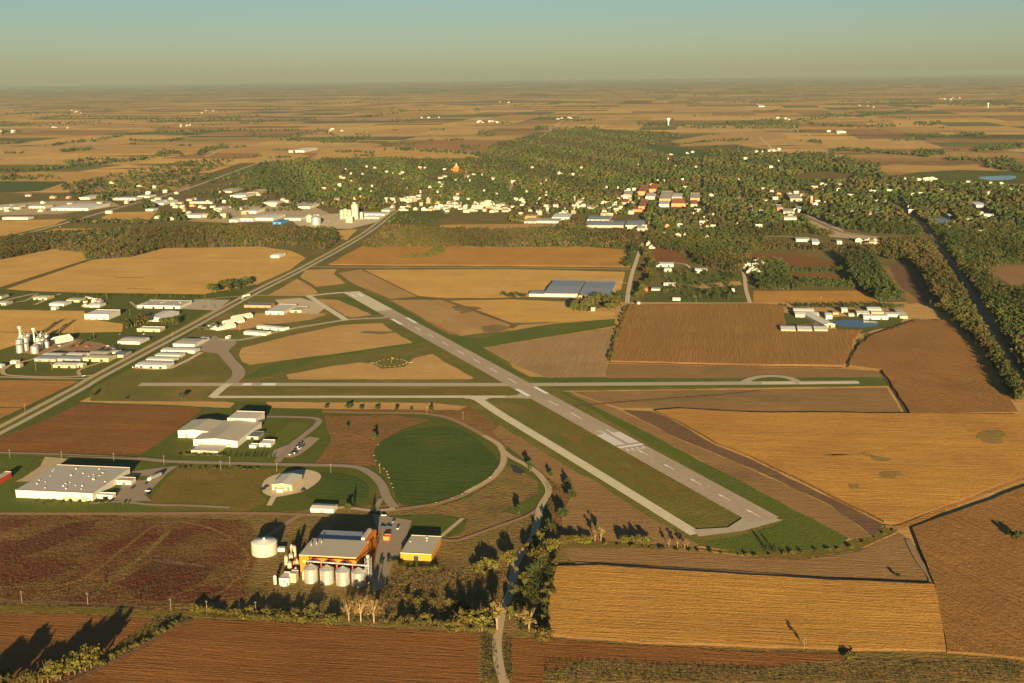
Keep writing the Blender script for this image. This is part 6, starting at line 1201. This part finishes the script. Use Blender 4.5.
# the band of wooded country toward the horizon
for i in range(190):
    y = 84 + abs(random.gauss(0, 9)); x = random.uniform(-20, 1040); y += (x < 512) * (512 - x) * .011 - (x > 512) * (x - 512) * .004; l = random.uniform(15, 90); strip([(x, y), (x + l, y - l * .012 + random.uniform(-.6, .6))], random.uniform(.5, 1.2), random.uniform(.5, 1.1), (10, 16), 'gd')
for i in range(150):
    y = random.uniform(96, 160); x = random.uniform(-20, 1040); l = random.uniform(3, 26) * (y - 70) / 60; strip([(x, y), (x + l, y - l * .012)], random.uniform(.5, 1.2), random.uniform(.4, .9), (8, 13), 'gdo')
def build_blobs(name, X, Y, Hh, Cc, mat, wide=.55, label=None, cat=None, squash=1.0, stems=True, near=1e9, cards=64):
    """distant crowns are rough lumps, nearer ones clouds of leaf clumps; all in one mesh"""
    allv = []; allf = []; allc = []; base = 0
    def put(v, f, c):
        nonlocal base
        allv.append(v.reshape(-1, 3)); allf.append((f + base).reshape(-1, 3)); allc.append(c.reshape(-1, 3)); base += v.reshape(-1, 3).shape[0]
    PP = Gn(X, Y); far = Y < near
    P = PP[far]; h = Hh[far]; cc = Cc[far]; n = len(h); nv = len(IV)
    for k in range(2):
        off = NR.normal(size=(n, 3)) * np.array([.22, .22, .12]) * h[:, None]
        if k == 0: off *= .25
        rad = h * wide * NR.uniform(.6, 1.1, n) * (1.0 if k == 0 else .62) * .8
        v = IV[None] * (1 + NR.normal(size=(n, nv)) * .26)[..., None] * rad[:, None, None]; v[..., 2] *= 1.08 * squash
        v[..., 0] += P[:, 0:1] + off[:, 0:1]; v[..., 1] += P[:, 1:2] + off[:, 1:2]; v[..., 2] += (h * (.62 if k == 0 else .5) * squash + off[:, 2])[:, None]
        v[..., 2] = np.maximum(v[..., 2], .05)
        put(v, IF[None] + (np.arange(n) * nv)[:, None, None], cc[:, None, :] * NR.uniform(.8, 1.2, (n, nv, 1)))
    P = PP[~far]; h = Hh[~far]; cc = Cc[~far]; n = len(h)
    if n:
        nl = 5; lob = NR.normal(size=(n, nl, 3)) * np.array([.24, .24, .17]); lob[..., 2] += .62; lr = NR.uniform(.16, .30, (n, nl)); pick = NR.randint(nl, size=(n, cards)); I = np.arange(n)[:, None]
        d = NR.normal(size=(n, cards, 3)); d /= np.linalg.norm(d, axis=2, keepdims=True); c = lob[I, pick] + d * (lr[I, pick] * NR.uniform(.55, 1.1, (n, cards)))[..., None]
        nr = d + NR.normal(size=d.shape) * .5; nr /= np.linalg.norm(nr, axis=2, keepdims=True); u = np.cross(nr, NR.normal(size=d.shape)); u /= np.linalg.norm(u, axis=2, keepdims=True); w = np.cross(nr, u); sz = NR.uniform(.05, .10, (n, cards, 1))
        q = np.stack([c - u * sz - w * sz * .7, c + u * sz * .8 - w * sz, c + u * sz + w * sz * .7, c - u * sz * .7 + w * sz], 2) * h[:, None, None, None]
        q[..., 0] += P[:, 0][:, None, None]; q[..., 1] += P[:, 1][:, None, None]; q[..., 2] = np.maximum(q[..., 2], .1)
        f = np.array([(0, 1, 2), (0, 2, 3)])[None] + (np.arange(n * cards) * 4)[:, None, None]
        put(q, f, np.broadcast_to(cc[:, None, None, :] * NR.uniform(.75, 1.25, (n, cards, 1, 1)), q.shape))
    if stems:
        q = np.array([(-.03, -.02, 0), (.03, -.02, 0), (0, .035, 0), (-.02, -.012, .6), (.02, -.012, .6), (0, .022, .6)])
        v = q[None] * Hh[:, None, None]; v[..., 0] += PP[:, 0:1]; v[..., 1] += PP[:, 1:2]
        put(v, np.array([(0, 1, 4), (0, 4, 3), (1, 2, 5), (1, 5, 4), (2, 0, 3), (2, 3, 5)])[None] + (np.arange(len(Hh)) * 6)[:, None, None], np.full(v.shape, .12))
    V = np.concatenate(allv); Fc = np.concatenate(allf); C = np.concatenate(allc)
    me = bpy.data.meshes.new(name); me.vertices.add(len(V)); me.vertices.foreach_set('co', V.ravel().astype('f')); me.loops.add(Fc.size); me.loops.foreach_set('vertex_index', Fc.ravel().astype('i')); me.polygons.add(len(Fc)); me.polygons.foreach_set('loop_start', np.arange(0, Fc.size, 3, dtype='i'))
    me.update(calc_edges=True)
    at = me.color_attributes.new('tint', 'FLOAT_COLOR', 'POINT'); at.data.foreach_set('color', np.concatenate([C, np.ones((len(C), 1))], 1).ravel().astype('f'))
    me.materials.append(MATS[mat]); o = bpy.data.objects.new(name, me); col.objects.link(o); tag(o, label, cat, kind='stuff'); print(name, len(Fc)); return o
X = np.concatenate(WX); Y = np.concatenate(WY); Hh = np.concatenate(WH); Cc = np.concatenate(WC)
print('woodland trees', len(X), 'individual trees', NT[0])
build_blobs('woodland', X, Y, Hh, Cc, 'woodland_leaf', label='dense far woodland and hedgerows of green, olive and rust trees round the town', cat='woodland', near=226)
# rough undergrowth in the scrub and marsh
WX.clear(); WY.clear(); WH.clear(); WC.clear(); BOXES.clear()
PAL.update({'m': (0.115, 0.065, 0.022), 'k': (0.075, 0.025, 0.014), 'w': (0.15, 0.10, 0.036)})
wood([(0, 516), (250, 522), (262, 540), (250, 598), (140, 606), (0, 600)], .32, (.6, 1.7), 'mmwowkwm')
wood([(125, 587), (150, 564), (215, 568), (200, 582), (160, 600)], .3, (.5, 1.3), 'kkm')
wood([(385, 590), (400, 565), (450, 575), (500, 570), (515, 590), (500, 628), (440, 624), (385, 618)], .24, (.8, 3), 'mommwd', ([(508, 600), (520, 560), (506, 560), (494, 630), (506, 630)],))
wood([(200, 610), (330, 616), (480, 628), (478, 633), (340, 625), (200, 619)], .3, (.8, 2.4), 'ooogom')
wood([(250, 590), (330, 592), (390, 590), (390, 612), (240, 610)], .1, (.7, 2), 'omm')
wood([(518, 635), (522, 590), (532, 565), (556, 540), (562, 545), (556, 562), (546, 635)], .3, (1.2, 4), 'ogod')
wood([(545, 660), (760, 668), (1024, 662), (1024, 683), (545, 683)], .3, (.6, 1.8), 'mmogww')
wood([(482, 636), (496, 636), (500, 683), (482, 683)], .4, (.7, 2), 'moyw'); wood([(504, 640), (512, 640), (512, 683), (506, 683)], .4, (.7, 2), 'moyw')
wood([(545, 482), (572, 480), (572, 500), (560, 528), (545, 528), (549, 500)], .2, (.8, 2.5), 'odmw')
wood([(400, 540), (440, 574), (500, 560), (530, 540), (535, 520), (470, 545), (445, 545), (436, 570)], .08, (.5, 1.6), 'omw')
wood([(0, 600), (150, 606), (260, 608), (330, 614), (330, 619), (180, 614), (0, 609)], .15, (.6, 1.6), 'yow')
wood([(155, 620), (190, 620), (146, 644), (98, 668), (60, 686), (52, 688), (112, 651), (140, 631)], .3, (.8, 2.6), 'yow')
wood([(324, 416), (392, 415), (430, 420), (400, 430), (373, 457), (345, 466), (314, 464)], .05, (.5, 1.4), 'mow')
X = np.concatenate(WX); Y = np.concatenate(WY); Hh = np.concatenate(WH); Cc = np.concatenate(WC)
build_blobs('undergrowth', X, Y, Hh, Cc, 'scrub_leaf', wide=.8, label='rough brown, red and yellow undergrowth of the marsh, ditches and mill scrub', cat='undergrowth', squash=.8, stems=False, near=0, cards=16)

# ------------------------------------------------------------------ air, light and sky
hz = MB().box(-61500, -2400, -1, 61500, 94900, 400).obj('haze', 'straw'); hz.data.materials.clear()
hm = bpy.data.materials.new('haze_air'); hm.use_nodes = True; nt = hm.node_tree; nt.nodes.clear()
out = nt.nodes.new('ShaderNodeOutputMaterial'); pv = nt.nodes.new('ShaderNodeVolumePrincipled'); pv.inputs['Color'].default_value = (0.30, 0.37, 0.345, 1); pv.inputs['Density'].default_value = 2.0e-5; pv.inputs['Anisotropy'].default_value = 0.0
nt.links.new(pv.outputs[0], out.inputs['Volume']); hz.data.materials.append(hm); tag(hz, kind='stuff')
ELEV = 9.4; AZ = -3.9                                    # sunlight travels toward +Y turned slightly left
w = bpy.data.worlds.new('World'); sc.world = w; w.use_nodes = True; nt = w.node_tree; bg = nt.nodes['Background']
sky = nt.nodes.new('ShaderNodeTexSky'); sky.sky_type = 'NISHITA'; sky.sun_disc = False; sky.sun_elevation = R(ELEV); sky.sun_rotation = R(180 + AZ); sky.altitude = 300; sky.air_density = 1.0; sky.dust_density = 0.35; sky.ozone_density = 2.6
nt.links.new(mixc(nt, 1.0, sky.outputs[0], (0.41, 0.435, 0.44), 'MULTIPLY'), bg.inputs['Color']); bg.inputs['Strength'].default_value = 0.06
sd = bpy.data.lights.new('sun', 'SUN'); so = bpy.data.objects.new('sun', sd); col.objects.link(so); sd.energy = 5.0; sd.angle = R(0.6); sd.color = (1.0, 0.76, 0.44)
dirv = Vector((math.sin(R(AZ)) * math.cos(R(ELEV)), math.cos(R(AZ)) * math.cos(R(ELEV)), -math.sin(R(ELEV))))
so.rotation_euler = dirv.to_track_quat('-Z', 'Y').to_euler(); so.location = (0, -100, 600)
sc.view_settings.view_transform = 'Standard'; sc.view_settings.look = 'None'; sc.view_settings.exposure = 1.6; sc.view_settings.gamma = 1
sc.cycles.volume_bounces = 0; sc.cycles.max_bounces = 4; sc.cycles.volume_step_rate = 1
